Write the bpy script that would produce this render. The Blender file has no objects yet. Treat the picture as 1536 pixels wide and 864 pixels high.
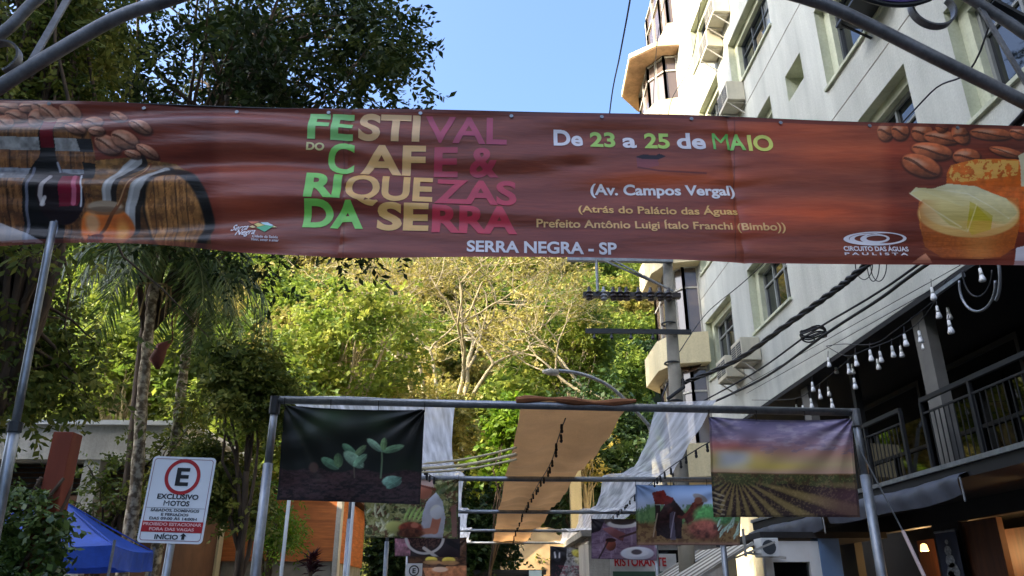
import bpy, math
import numpy as np
from mathutils import Matrix, Vector

S = bpy.context.scene
COL = S.collection
# ------------------------------------------------------------------ camera, sky, sun, exposure
PW, PH, F = 1536., 864., 1150.
PIT = math.radians(22); YAW = math.radians(2)
EYE = np.array([0., 0., 1.6])
cam = bpy.data.cameras.new('camera'); co = bpy.data.objects.new('camera', cam); COL.objects.link(co)
co.location = EYE; co.rotation_euler = (math.pi/2 + PIT, 0, -YAW)
cam.sensor_width = 36; cam.lens = 36*F/PW; cam.clip_start = .05; cam.clip_end = 2000
S.camera = co
SUN_EL = math.radians(27); SUN_AZ = math.radians(250)
w = bpy.data.worlds.new('World'); S.world = w; w.use_nodes = True
wn = w.node_tree.nodes; bg = wn['Background']
sky = wn.new('ShaderNodeTexSky'); sky.sky_type = 'NISHITA'; sky.sun_disc = False
sky.sun_elevation = SUN_EL; sky.sun_rotation = SUN_AZ; sky.air_density = 1.0; sky.dust_density = 9.0; sky.ozone_density = 6.5
w.node_tree.links.new(sky.outputs[0], bg.inputs[0]); bg.inputs[1].default_value = .15
sl = bpy.data.lights.new('sun', 'SUN'); so = bpy.data.objects.new('sun', sl); COL.objects.link(so)
sl.energy = 3.1; sl.angle = math.radians(.5); sl.color = (1, .86, .66)
SUND = Vector((math.sin(SUN_AZ)*math.cos(SUN_EL), math.cos(SUN_AZ)*math.cos(SUN_EL), math.sin(SUN_EL)))
so.rotation_euler = SUND.to_track_quat('Z', 'Y').to_euler()
S.view_settings.view_transform = 'Standard'; S.view_settings.look = 'None'
S.view_settings.exposure = 2.25; S.view_settings.gamma = 1; S.view_settings.use_curve_mapping = False
S.render.engine = 'CYCLES'; S.cycles.max_bounces = 6; S.cycles.transparent_max_bounces = 12

# ------------------------------------------------------------------ measuring helpers
cf = np.array([math.sin(YAW)*math.cos(PIT), math.cos(YAW)*math.cos(PIT), math.sin(PIT)])
cr = np.array([math.cos(YAW), -math.sin(YAW), 0.]); cu = np.cross(cr, cf)
def ray(px, py): return cf + cr*(px-PW/2)/F + cu*(PH/2-py)/F
def atY(px, py, Y): d = ray(px, py); return EYE + d*Y/d[1]
def atX(px, py, X): d = ray(px, py); return EYE + d*X/d[0]
def atZ(px, py, Z): d = ray(px, py); return EYE + d*(Z-1.6)/d[2]
def proj(p):
    d = np.asarray(p, float)-EYE; c = d@cf
    return PW/2+F*(d@cr)/c, PH/2-F*(d@cu)/c

# ------------------------------------------------------------------ object helpers
TR = {}
def tag(o, label=None, cat=None, group=None, kind=None):
    if label: o['label'] = label
    if cat: o['category'] = cat
    if group: o['group'] = group
    if kind: o['kind'] = kind
    return o
def thing(name, label, cat, loc=(0, 0, 0), group=None):
    o = bpy.data.objects.new(name, None); COL.objects.link(o); o.empty_display_size = .2
    o.location = loc; TR[o.name] = Vector(loc)
    return tag(o, label, cat, group)
def link(name, me, parent=None):
    o = bpy.data.objects.new(name, me); COL.objects.link(o)
    if parent is not None:
        o.parent = parent; o.matrix_parent_inverse = Matrix.Translation(-TR.get(parent.name, Vector((0, 0, 0))))
    return o
def dup(root, off, label=None):
    def cp(o, par):
        c = o.copy(); COL.objects.link(c)
        if par is not None:
            mi = o.matrix_parent_inverse.copy(); c.parent = par; c.matrix_parent_inverse = mi
        for ch in list(o.children): cp(ch, c)
        return c
    r = cp(root, None); r.location = Vector(root.location)+Vector(off)
    if label: r['label'] = label
    return r
class MB:
    def __init__(s): s.v = []; s.f = []; s.m = []; s.mi = 0
    def add(s, vs, fs):
        b = len(s.v); s.v += [tuple(float(c) for c in p) for p in vs]
        for f in fs: s.f.append(tuple(b+i for i in f)); s.m.append(s.mi)
        return s
    def box(s, x0, x1, y0, y1, z0, z1):
        v = [(x, y, z) for x in (x0, x1) for y in (y0, y1) for z in (z0, z1)]
        return s.add(v, [(0, 1, 3, 2), (4, 6, 7, 5), (0, 4, 5, 1), (2, 3, 7, 6), (0, 2, 6, 4), (1, 5, 7, 3)])
    def bar(s, a, b, w, h=None, up=(0, 0, 1)):
        a = Vector(a); b = Vector(b); h = h or w; d = (b-a).normalized(); u = Vector(up)
        if abs(d.dot(u)) > .98: u = Vector((0, 1, 0))
        r = d.cross(u).normalized()*w/2; u = r.cross(d).normalized()*h/2
        v = [p+i*r+j*u for p in (a, b) for i, j in ((-1, -1), (1, -1), (1, 1), (-1, 1))]
        return s.add(v, [(3, 2, 1, 0), (4, 5, 6, 7), (0, 1, 5, 4), (1, 2, 6, 5), (2, 3, 7, 6), (3, 0, 4, 7)])
    def tube(s, pts, r, n=8, caps=True):
        pts = [Vector(p) for p in pts]; k = len(pts)
        rs = r if hasattr(r, '__len__') else [r]*k
        vs = []; up = None
        for i, p in enumerate(pts):
            t = (pts[min(i+1, k-1)]-pts[max(i-1, 0)])
            t = t.normalized() if t.length > 1e-9 else Vector((0, 0, 1))
            if up is None:
                up = Vector((0, 0, 1)) if abs(t.z) < .9 else Vector((1, 0, 0))
            u = (up-t*up.dot(t))
            u = u.normalized() if u.length > 1e-6 else t.orthogonal().normalized()
            up = u; w_ = t.cross(u)
            for j in range(n):
                a = 2*math.pi*j/n; vs.append(p+(u*math.cos(a)+w_*math.sin(a))*rs[i])
        fs = [(i*n+j, i*n+(j+1) % n, (i+1)*n+(j+1) % n, (i+1)*n+j) for i in range(k-1) for j in range(n)]
        if caps: fs += [tuple(range(n))[::-1], tuple(range((k-1)*n, k*n))]
        return s.add(vs, fs)
    def lathe(s, c, prof, n=12, axis=(0, 0, 1)):
        q = Vector((0, 0, 1)).rotation_difference(Vector(axis)); c = Vector(c); vs = []
        for r, z in prof:
            for j in range(n):
                a = 2*math.pi*j/n; vs.append(c+q@Vector((r*math.cos(a), r*math.sin(a), z)))
        k = len(prof)
        fs = [(i*n+j, i*n+(j+1) % n, (i+1)*n+(j+1) % n, (i+1)*n+j) for i in range(k-1) for j in range(n)]
        fs += [tuple(range(n))[::-1], tuple(range((k-1)*n, k*n))]
        return s.add(vs, fs)
    def prism(s, poly, z0, z1):
        n = len(poly); v = [(x, y, z0) for x, y in poly]+[(x, y, z1) for x, y in poly]
        return s.add(v, [tuple(range(n))[::-1], tuple(range(n, 2*n))]+[(i, (i+1) % n, n+(i+1) % n, n+i) for i in range(n)])
    def obj(s, name, mats, parent=None, smooth=False, bevel=0):
        me = bpy.data.meshes.new(name); me.from_pydata(s.v, [], s.f)
        for m in (mats if isinstance(mats, (list, tuple)) else [mats]): me.materials.append(m)
        me.polygons.foreach_set('material_index', s.m)
        if smooth:
            me.polygons.foreach_set('use_smooth', [len(f) == 4 for f in s.f])
        me.update()
        o = link(name, me, parent)
        if bevel:
            b = o.modifiers.new('bevel', 'BEVEL'); b.width = bevel; b.segments = 2; b.limit_method = 'ANGLE'
        return o
def np_mesh(name, v, f, mats, parent=None, smooth=False, col=None):
    v = np.asarray(v, np.float32); f = np.asarray(f, np.int32); k = f.shape[1]
    me = bpy.data.meshes.new(name)
    me.vertices.add(len(v)); me.vertices.foreach_set('co', v.ravel())
    me.loops.add(f.size); me.loops.foreach_set('vertex_index', f.ravel())
    me.polygons.add(len(f)); me.polygons.foreach_set('loop_start', np.arange(0, f.size, k, dtype=np.int32))
    if smooth: me.polygons.foreach_set('use_smooth', np.ones(len(f), bool))
    for m in (mats if isinstance(mats, (list, tuple)) else [mats]): me.materials.append(m)
    me.update(calc_edges=True)
    if col is not None:
        a = me.color_attributes.new('print', 'FLOAT_COLOR', 'POINT')
        c = np.ones((len(v), 4), np.float32); c[:, :3] = col; a.data.foreach_set('color', c.ravel())
    return link(name, me, parent)
def grid_faces(nu, nv):
    i = np.arange((nu-1)*(nv-1)); r = i//(nu-1); c = i % (nu-1); a = r*nu+c
    return np.stack([a, a+1, a+nu+1, a+nu], 1)

# ------------------------------------------------------------------ materials
def s2l(c):
    c = np.asarray(c, float)/255.
    return np.where(c <= .04045, c/12.92, ((c+.055)/1.055)**2.4)
def pm(name, rgb, rough=.6, var=.15, scale=4., bump=0., metal=0., spec=.5, detail=6., stretch=None, rgb2=None, fac=(.35, .65), trans=0., bscale=None, grain=None):
    """noise-varied principled material; rgb as 0-255 display values of the real base colour"""
    m = bpy.data.materials.new(name); m.use_nodes = True; nt = m.node_tree; N = nt.nodes; L = nt.links
    b = N['Principled BSDF']; b.inputs['Roughness'].default_value = rough; b.inputs['Metallic'].default_value = metal
    b.inputs['Specular IOR Level'].default_value = spec
    tc = N.new('ShaderNodeTexCoord'); mp = N.new('ShaderNodeMapping'); L.new(tc.outputs['Object'], mp.inputs[0])
    if stretch: mp.inputs['Scale'].default_value = stretch
    nz = N.new('ShaderNodeTexNoise'); nz.inputs['Scale'].default_value = scale; nz.inputs['Detail'].default_value = detail
    L.new(mp.outputs[0], nz.inputs[0])
    r = N.new('ShaderNodeValToRGB'); L.new(nz.outputs[0], r.inputs[0])
    c = s2l(rgb); c2 = s2l(rgb2) if rgb2 is not None else None
    r.color_ramp.elements[0].position = fac[0]; r.color_ramp.elements[1].position = fac[1]
    r.color_ramp.elements[0].color = (*(c*(1-var)), 1); r.color_ramp.elements[1].color = (*(np.minimum(c*(1+var), 1) if c2 is None else c2), 1)
    cout = r.outputs[0]
    if grain:
        for gs_, lo, st_ in grain:
            m3 = N.new('ShaderNodeMapping'); m3.inputs['Scale'].default_value = st_; L.new(tc.outputs['Object'], m3.inputs[0])
            n3 = N.new('ShaderNodeTexNoise'); n3.inputs['Scale'].default_value = gs_; n3.inputs['Detail'].default_value = 7; n3.inputs['Roughness'].default_value = .65; L.new(m3.outputs[0], n3.inputs[0])
            mr = N.new('ShaderNodeMapRange'); mr.inputs[1].default_value = .3; mr.inputs[2].default_value = .62; mr.inputs[3].default_value = lo; mr.inputs[4].default_value = 1.; L.new(n3.outputs[0], mr.inputs[0])
            mu = N.new('ShaderNodeMix'); mu.data_type = 'RGBA'; mu.blend_type = 'MULTIPLY'; mu.inputs[0].default_value = 1; L.new(cout, mu.inputs[6]); L.new(mr.outputs[0], mu.inputs[7]); cout = mu.outputs[2]
    L.new(cout, b.inputs['Base Color'])
    if bump:
        bp = N.new('ShaderNodeBump'); bp.inputs['Strength'].default_value = bump; bp.inputs['Distance'].default_value = .02
        n2 = nz
        if bscale:
            n2 = N.new('ShaderNodeTexNoise'); n2.inputs['Scale'].default_value = bscale; n2.inputs['Detail'].default_value = 8; L.new(mp.outputs[0], n2.inputs[0])
        L.new(n2.outputs[0], bp.inputs['Height']); L.new(bp.outputs[0], b.inputs['Normal'])
    if trans:
        t = N.new('ShaderNodeBsdfTranslucent'); L.new(cout, t.inputs[0])
        mx = N.new('ShaderNodeMixShader'); mx.inputs[0].default_value = trans
        L.new(b.outputs[0], mx.inputs[1]); L.new(t.outputs[0], mx.inputs[2]); L.new(mx.outputs[0], N['Material Output'].inputs[0])
    return m
def leafmat(name, rgbs, trans=.35, rough=.55, spec=.35, objvar=0.):
    """leaf colours picked per leaf island, with a little tree to tree variety"""
    m = bpy.data.materials.new(name); m.use_nodes = True; nt = m.node_tree; N = nt.nodes; L = nt.links
    b = N['Principled BSDF']; b.inputs['Roughness'].default_value = rough; b.inputs['Specular IOR Level'].default_value = spec
    g = N.new('ShaderNodeNewGeometry'); oi = N.new('ShaderNodeObjectInfo')
    r = N.new('ShaderNodeValToRGB'); r.color_ramp.interpolation = 'LINEAR'
    e = r.color_ramp.elements
    while len(e) < len(rgbs): e.new(.5)
    for i, c in enumerate(rgbs):
        e[i].position = i/(len(rgbs)-1); e[i].color = (*s2l(c), 1)
    if objvar:
        a = N.new('ShaderNodeMath'); a.operation = 'MULTIPLY_ADD'; L.new(oi.outputs['Random'], a.inputs[0]); a.inputs[1].default_value = objvar
        s_ = N.new('ShaderNodeMath'); s_.operation = 'MULTIPLY'; L.new(g.outputs['Random Per Island'], s_.inputs[0]); s_.inputs[1].default_value = 1-objvar
        L.new(s_.outputs[0], a.inputs[2]); L.new(a.outputs[0], r.inputs[0])
    else: L.new(g.outputs['Random Per Island'], r.inputs[0])
    tc = N.new('ShaderNodeTexCoord'); n2 = N.new('ShaderNodeTexNoise'); n2.inputs['Scale'].default_value = .75; n2.inputs['Detail'].default_value = 3; L.new(tc.outputs['Object'], n2.inputs[0])
    mr = N.new('ShaderNodeMapRange'); mr.inputs[1].default_value = .36; mr.inputs[2].default_value = .64; L.new(n2.outputs[0], mr.inputs[0])
    src = r.inputs[0].links[0].from_socket; mf = N.new('ShaderNodeMix'); mf.inputs[0].default_value = .45; L.new(src, mf.inputs[2]); L.new(mr.outputs[0], mf.inputs[3]); L.new(mf.outputs[0], r.inputs[0])
    L.new(r.outputs[0], b.inputs['Base Color'])
    t = N.new('ShaderNodeBsdfTranslucent'); L.new(r.outputs[0], t.inputs[0])
    mx = N.new('ShaderNodeMixShader'); mx.inputs[0].default_value = trans
    L.new(b.outputs[0], mx.inputs[1]); L.new(t.outputs[0], mx.inputs[2]); L.new(mx.outputs[0], N['Material Output'].inputs[0])
    return m
def printmat(name, rough=.35, spec=.5, bump=.0, bscale=6., stretch=(1, 1, 1)):
    m = bpy.data.materials.new(name); m.use_nodes = True; nt = m.node_tree; N = nt.nodes; L = nt.links
    b = N['Principled BSDF']; b.inputs['Roughness'].default_value = rough; b.inputs['Specular IOR Level'].default_value = spec
    a = N.new('ShaderNodeVertexColor'); a.layer_name = 'print'; L.new(a.outputs[0], b.inputs['Base Color'])
    if bump:
        tc = N.new('ShaderNodeTexCoord'); mp = N.new('ShaderNodeMapping'); L.new(tc.outputs['Object'], mp.inputs[0]); mp.inputs['Scale'].default_value = stretch
        n2 = N.new('ShaderNodeTexNoise'); n2.inputs['Scale'].default_value = bscale; n2.inputs['Detail'].default_value = 3; L.new(mp.outputs[0], n2.inputs[0])
        bp = N.new('ShaderNodeBump'); bp.inputs['Strength'].default_value = bump; bp.inputs['Distance'].default_value = .05
        L.new(n2.outputs[0], bp.inputs['Height']); L.new(bp.outputs[0], b.inputs['Normal'])
    return m
def glass(name, rgb, rough=.04, spec=.8):
    m = bpy.data.materials.new(name); m.use_nodes = True; b = m.node_tree.nodes['Principled BSDF']
    b.inputs['Base Color'].default_value = (*s2l(rgb), 1); b.inputs['Roughness'].default_value = rough; b.inputs['Specular IOR Level'].default_value = spec
    return m
def tulle(name, rgb, alpha):
    m = bpy.data.materials.new(name); m.use_nodes = True; nt = m.node_tree; N = nt.nodes; L = nt.links
    d = N.new('ShaderNodeBsdfDiffuse'); d.inputs[0].default_value = (*s2l(rgb), 1)
    tl = N.new('ShaderNodeBsdfTranslucent'); tl.inputs[0].default_value = (*s2l(rgb), 1)
    m1 = N.new('ShaderNodeMixShader'); m1.inputs[0].default_value = .6; L.new(d.outputs[0], m1.inputs[1]); L.new(tl.outputs[0], m1.inputs[2])
    tp = N.new('ShaderNodeBsdfTransparent')
    tc = N.new('ShaderNodeTexCoord'); mp = N.new('ShaderNodeMapping'); mp.inputs['Scale'].default_value = (9, .5, 1); L.new(tc.outputs['Object'], mp.inputs[0])
    nz = N.new('ShaderNodeTexNoise'); nz.inputs['Scale'].default_value = 2.2; nz.inputs['Detail'].default_value = 4; L.new(mp.outputs[0], nz.inputs[0])
    mr = N.new('ShaderNodeMapRange'); mr.inputs[1].default_value = .35; mr.inputs[2].default_value = .7; mr.inputs[3].default_value = alpha-.22; mr.inputs[4].default_value = min(alpha+.25, 1); L.new(nz.outputs[0], mr.inputs[0])
    mx = N.new('ShaderNodeMixShader'); L.new(mr.outputs[0], mx.inputs[0]); L.new(tp.outputs[0], mx.inputs[1]); L.new(m1.outputs[0], mx.inputs[2])
    L.new(mx.outputs[0], N['Material Output'].inputs[0])
    return m
def emit(name, rgb, st):
    m = bpy.data.materials.new(name); m.use_nodes = True; b = m.node_tree.nodes['Principled BSDF']
    b.inputs['Base Color'].default_value = (*s2l(rgb), 1); b.inputs['Emission Color'].default_value = (*s2l(rgb), 1); b.inputs['Emission Strength'].default_value = st
    return m
M = dict(
    stucco=pm('pale_stucco', (196, 196, 184), .85, .1, 1.2, .35, bscale=60, stretch=(1, 1, .35), grain=[(2.2, .80, (1, 1, .09)), (30, .86, (1, 1, 1)), (.5, .88, (1, 1, .6))]),
    stucco_green=pm('greenish_reveal', (196, 198, 170), .85, .1, 2, .2, bscale=50, grain=[(3, .75, (1, 1, .15)), (25, .85, (1, 1, 1))]),
    cream=pm('cream_plaster', (220, 204, 160), .85, .1, .8, .25, bscale=40, stretch=(1, 1, .4), grain=[(2.2, .8, (1, 1, .1)), (20, .86, (1, 1, 1))]),
    eavewood=pm('eave_underside', (180, 142, 104), .8, .2, 3, .2, grain=[(8, .7, (1, 1, 1))]),
    frame_dark=pm('dark_window_frame', (62, 66, 68), .5, .1),
    frame_grey=pm('grey_window_frame', (130, 132, 128), .5, .1),
    column=pm('grey_column_paint', (104, 102, 96), .85, .15, 3, .2),
    glassc=pm('curtained_glass', (112, 116, 116), .07, .5, 5, spec=1., stretch=(1, 7, .15)),
    glass=glass('window_glass', (12, 17, 22), .03, 1.0),
    glass2=glass('dark_shop_glass', (10, 12, 12), .03, 1.0),
    galv=pm('galvanised_steel', (150, 154, 158), .42, .12, 9, .1, metal=.7, grain=[(4, .7, (1, 1, 1)), (40, .75, (1, 1, .3))]),
    steel=pm('grey_painted_pipe', (122, 122, 124), .45, .14, 6, .12, metal=.4, grain=[(3, .72, (1, 1, 1)), (35, .7, (1, 1, 1))]),
    darkmetal=pm('dark_metal', (34, 36, 38), .5, .2, 5),
    black=pm('black_paint', (17, 17, 18), .6, .2, 5),
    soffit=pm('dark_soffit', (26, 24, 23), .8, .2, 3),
    white=pm('white_paint', (214, 214, 208), .6, .06, 3),
    dirtywhite=pm('weathered_white', (196, 190, 176), .8, .16, 1.4, .3, bscale=20, grain=[(2.5, .65, (1, 1, .12)), (18, .8, (1, 1, 1))]),
    concrete=pm('weathered_concrete', (138, 132, 118), .9, .22, 2.5, .4, bscale=25),
    asphalt=pm('asphalt', (62, 62, 63), .9, .15, 8, .4, bscale=60),
    pave=pm('pavement_tiles', (140, 134, 124), .9, .15, 5, .3),
    bark=pm('brown_bark', (70, 56, 42), .95, .35, 6, .6, stretch=(1, 1, .3)),
    palmbark=pm('mottled_palm_bark', (112, 96, 72), .95, .3, 9, .5, rgb2=(176, 164, 138), fac=(.45, .6)),
    palebark=pm('pale_bark', (158, 144, 112), .9, .18, 3, .4),
    wire=pm('black_cable', (24, 24, 26), .6, .1),
    blue=pm('blue_tent_fabric', (52, 96, 208), .6, .12, 2.5, .25, trans=.15, grain=[(3, .75, (1, 1, 1)), (22, .88, (1, 1, 1))]),
    orange=pm('orange_canopy_cloth', (214, 162, 108), .85, .12, 1.1, .5, bscale=5, trans=.4, grain=[(2, .82, (1, .4, 1)), (60, .85, (1, 1, 1))]),
    orangewall=pm('orange_boards', (188, 108, 50), .75, .22, 2.2, .3, stretch=(.6, .6, 7), grain=[(1.2, .7, (1, 1, 3))]),
    redpost=pm('rust_red_post', (118, 52, 30), .8, .2, 4, .3, stretch=(1, 1, .3)),
    brownwall=pm('brown_wall', (96, 66, 44), .85, .2, 2, .2),
    warmwood=pm('brown_shop_wood', (84, 46, 22), .55, .25, 3, .1, stretch=(1, 5, .4)),
    awn=pm('dark_awning_fabric', (62, 66, 76), .5, .2, 4, .2),
    bulb=pm('white_bulb', (225, 225, 222), .25, .04),
    rope=pm('cream_rope', (214, 198, 160), .8, .1),
    signw=pm('sign_white', (236, 236, 236), .35, .05, 3),
    signr=pm('sign_red', (176, 26, 34), .4, .08, 5),
    signk=pm('sign_black', (20, 20, 22), .4, .05),
    grass=pm('hill_grass', (74, 80, 34), .95, .35, .35, .5, rgb2=(120, 112, 56)),
    earth=pm('cut_earth_bank', (150, 116, 78), .95, .3, .5, .8, rgb2=(196, 168, 120), bscale=2.2),
    purple=pm('purple_sign_face', (64, 40, 112), .45, .08, 3),
    stripew=pm('striped_awning_light', (206, 200, 184), .8, .1, 3),
    striped=pm('striped_awning_dark', (110, 100, 84), .8, .1, 3),
    bluepaint=pm('blue_pillar_paint', (92, 122, 158), .7, .1, 3),
    tulle=tulle('white_tulle', (240, 240, 242), .56),
    tulle2=tulle('white_voile', (242, 242, 244), .72),
    insul=pm('insulator_porcelain', (44, 36, 34), .3, .1),
    brownleaf=pm('dry_palm_sheath', (86, 36, 20), .8, .3, 5),
)
# ================================================================== THE SETTING
def sstep(a, b, x):
    t = np.clip((x-a)/(b-a), 0, 1); return t*t*(3-2*t)
def lump(x, y, s):
    return (np.sin(x*.9/s+1.3)*np.cos(y*1.1/s+.4)+.5*np.sin(x*2.3/s+y*1.7/s)+.3*np.sin(x*4.1/s-y*3.3/s+2))/1.8
def ground_z(x, y):
    x = np.asarray(x, float); y = np.asarray(y, float)
    far = 5.4*sstep(43, 47, y+lump(x, y, 6)*1.2)+np.maximum(0, y-47)*.67*sstep(47, 60, y)
    far = np.minimum(far, 52+lump(x, y, 30)*4)
    far *= sstep(62, 40, x)*.75+.25
    bl = sstep(-20.5, -25, x)
    hh = np.interp(y, [-60, -5, 0, 5.3, 9.8, 13, 20], [35, 35, 33.5, 30, 22.5, 5, 0])
    shade_spur = bl*np.maximum(0, hh+lump(x, y, 3)*1.6)  # unseen bluff added left of frame, shaped to shade the near street and facade
    side = sstep(-16, -70, x)*12*sstep(22, 45, y)
    return np.maximum(np.maximum(far, shade_spur), side)+np.where(y > 43, lump(x, y, 2.2)*.35, 0)
gx = np.concatenate([np.linspace(-160, -34, 24), np.linspace(-30, 40, 90), np.linspace(44, 160, 20)])
gy = np.concatenate([np.linspace(-120, -24, 14), np.linspace(-20, 62, 96), np.linspace(64, 200, 46)])
GX, GY = np.meshgrid(gx, gy)
GZ = ground_z(GX, GY)-.02
hill = np_mesh('hillside_terrain', np.stack([GX, GY, GZ], -1).reshape(-1, 3), grid_faces(len(gx), len(gy)), [M['grass'], M['earth']], smooth=True)
nrm = np.array([p.normal[2] for p in hill.data.polygons]); cy = np.array([p.center[:2] for p in hill.data.polygons])
hill.data.polygons.foreach_set('material_index', ((nrm < .83) & (cy[:, 1] > 40) & (cy[:, 1] < 50) & (cy[:, 0] > -3) & (cy[:, 0] < 8)).astype(np.int32))
tag(hill, kind='structure')
tag(MB().box(-3.4, 4.6, -40, 42, -.3, 0.0).obj('road', M['asphalt']), kind='structure')
tag(MB().box(-14, -3.5, -40, 42, -.3, .13).box(4.7, 9, -40, 42, -.3, .13).obj('pavement', M['pave']), kind='structure')
tag(MB().box(-3.5, -3.38, -40, 42, -.3, .15).box(4.58, 4.7, -40, 42, -.3, .15).obj('kerb', M['concrete']), kind='structure')

# ------------------------------------------------------------------ right building: stuccoed block with recessed windows
FX = 6.0
def wall_holes(mb, y0, y1, z0, z1, holes, x=FX):
    ys = sorted({y0, y1, *[h[0] for h in holes], *[h[1] for h in holes]})
    zs = sorted({z0, z1, *[h[2] for h in holes], *[h[3] for h in holes]})
    for a, b in zip(ys, ys[1:]):
        for c, d in zip(zs, zs[1:]):
            m, n = (a+b)/2, (c+d)/2
            if any(h[0] < m < h[1] and h[2] < n < h[3] for h in holes): continue
            mb.add([(x, a, c), (x, b, c), (x, b, d), (x, a, d)], [(0, 3, 2, 1)])
WIN = [(1.4, 4.1, 7.1, 8.8), (5.3, 7.86, 7.1, 8.8), (8.9, 11.3, 7.1, 8.8), (13.9, 16.1, 7.1, 8.62), (17.42, 19.7, 7.0, 8.6),
       (1.6, 4.2, 10, 11.7), (5.2, 7.6, 10, 11.7), (8.6, 11.1, 10, 11.7), (13.5, 16.0, 10, 11.6), (17.4, 19.6, 10, 11.6),
       (8.6, 11.1, 13, 14.55), (12.92, 15.5, 13, 14.55), (16.5, 18.3, 13, 14.5), (5.2, 7.6, 13, 14.55),
       (8.6, 11.1, 16, 17.5), (12.92, 15.5, 16, 17.5), (16.3, 18.3, 15.9, 17.4), (12.92, 15.5, 18.9, 20.4), (16.3, 18.3, 18.9, 20.4)]
SQ = (11.88, 12.66, 10.82, 11.42)
bld = thing('apartment_building', 'pale grey stucco apartment building with deep recessed windows along the right side of the street', 'building', (6, 8, 0))
b = MB(); wall_holes(b, -6, 20.4, 5.48, 22.5, WIN+[SQ])
b.add([(6, -6, 5.48), (16, -6, 5.48), (16, -6, 22.5), (6, -6, 22.5)], [(0, 1, 2, 3)])
b.add([(6, 20.4, 5.48), (16, 20.4, 5.48), (16, 20.4, 22.5), (6, 20.4, 22.5)], [(3, 2, 1, 0)])
b.add([(6, -6, 22.5), (16, -6, 22.5), (16, 20.4, 22.5), (6, 20.4, 22.5)], [(0, 1, 2, 3)])
b.add([(16, -6, 0), (16, 20.4, 0), (16, 20.4, 22.5), (16, -6, 22.5)], [(0, 1, 2, 3)])
b.obj('wall', M['stucco'], bld)
for y0, y1, z0, z1 in WIN+[SQ]:
    b = MB()
    d = .17 if (y0, y1, z0, z1) != SQ else .4
    X1 = FX+d
    b.add([(FX, y0, z0), (FX, y1, z0), (X1, y1, z0), (X1, y0, z0)], [(0, 1, 2, 3)])
    b.add([(FX, y0, z1), (FX, y1, z1), (X1, y1, z1), (X1, y0, z1)], [(3, 2, 1, 0)])
    b.add([(FX, y0, z0), (FX, y0, z1), (X1, y0, z1), (X1, y0, z0)], [(3, 2, 1, 0)])
    b.add([(FX, y1, z0), (FX, y1, z1), (X1, y1, z1), (X1, y1, z0)], [(0, 1, 2, 3)])
    if d > .2:
        b.add([(X1, y0, z0), (X1, y1, z0), (X1, y1, z1), (X1, y0, z1)], [(3, 2, 1, 0)]); b.obj('window_reveal', M['stucco_green'], bld); continue
    e = .2; i0, i1, j0, j1 = y0+e, y1-e, z0+.04, z1-.16
    for q in ((y0, i0, z0, z1), (i1, y1, z0, z1), (i0, i1, z0, j0), (i0, i1, j1, z1)):
        b.add([(X1, q[0], q[2]), (X1, q[1], q[2]), (X1, q[1], q[3]), (X1, q[0], q[3])], [(3, 2, 1, 0)])
    X2 = X1+.16
    b.add([(X1, i0, j0), (X1, i1, j0), (X2, i1, j0), (X2, i0, j0)], [(0, 1, 2, 3)])
    b.add([(X1, i0, j1), (X1, i1, j1), (X2, i1, j1), (X2, i0, j1)], [(3, 2, 1, 0)])
    b.add([(X1, i0, j0), (X1, i0, j1), (X2, i0, j1), (X2, i0, j0)], [(3, 2, 1, 0)])
    b.add([(X1, i1, j0), (X1, i1, j1), (X2, i1, j1), (X2, i1, j0)], [(0, 1, 2, 3)])
    b.obj('window_reveal', M['stucco_green'], bld)
for y0, y1, z0, z1 in WIN:
    i0, i1, j0, j1 = y0+.2, y1-.2, z0+.04, z1-.16; x = FX+.27
    f = MB()
    t = .055
    for q in ((i0, i0+t, j0, j1), (i1-t, i1, j0, j1), (i0+t, i1-t, j0, j0+t), (i0+t, i1-t, j1-t, j1)):
        f.box(x, x+.06, *q)
    n = 3
    for k in range(1, n):
        yy = i0+(i1-i0)*k/n; f.box(x+.004, x+.056, yy-.025, yy+.025, j0+t, j1-t)
    zz = j1-(j1-j0)*.28; f.box(x+.008, x+.052, i0+t, i1-t, zz-.02, zz+.02)
    fo = f.obj('window', M['frame_dark'] if z0 > 9 else M['frame_grey'], bld)
    MB().add([(x+.045, i0, j0), (x+.045, i1, j0), (x+.045, i1, j1), (x+.045, i0, j1)], [(3, 2, 1, 0)]).obj('pane', M['glass'], fo)
    if int(y0*10+z0*3) % 3 == 0: MB().add([(x+.04, i0+t, j0+t), (x+.04, i0+t+(i1-i0)*.3, j0+t), (x+.04, i0+t+(i1-i0)*.3, j1-t), (x+.04, i0+t, j1-t)], [(3, 2, 1, 0)]).obj('curtain', M['glassc'], fo)
    MB().box(FX-.05, FX+.03, y0-.04, y1+.04, z0-.06, z0-.003).obj('window_sill', M['stucco_green'], fo)
for zz in (9.35, 12.3, 15.3): MB().box(FX-.006, FX+.01, -6, 20.4, zz-.008, zz+.008).obj('wall_groove', M['concrete'], bld)
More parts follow.
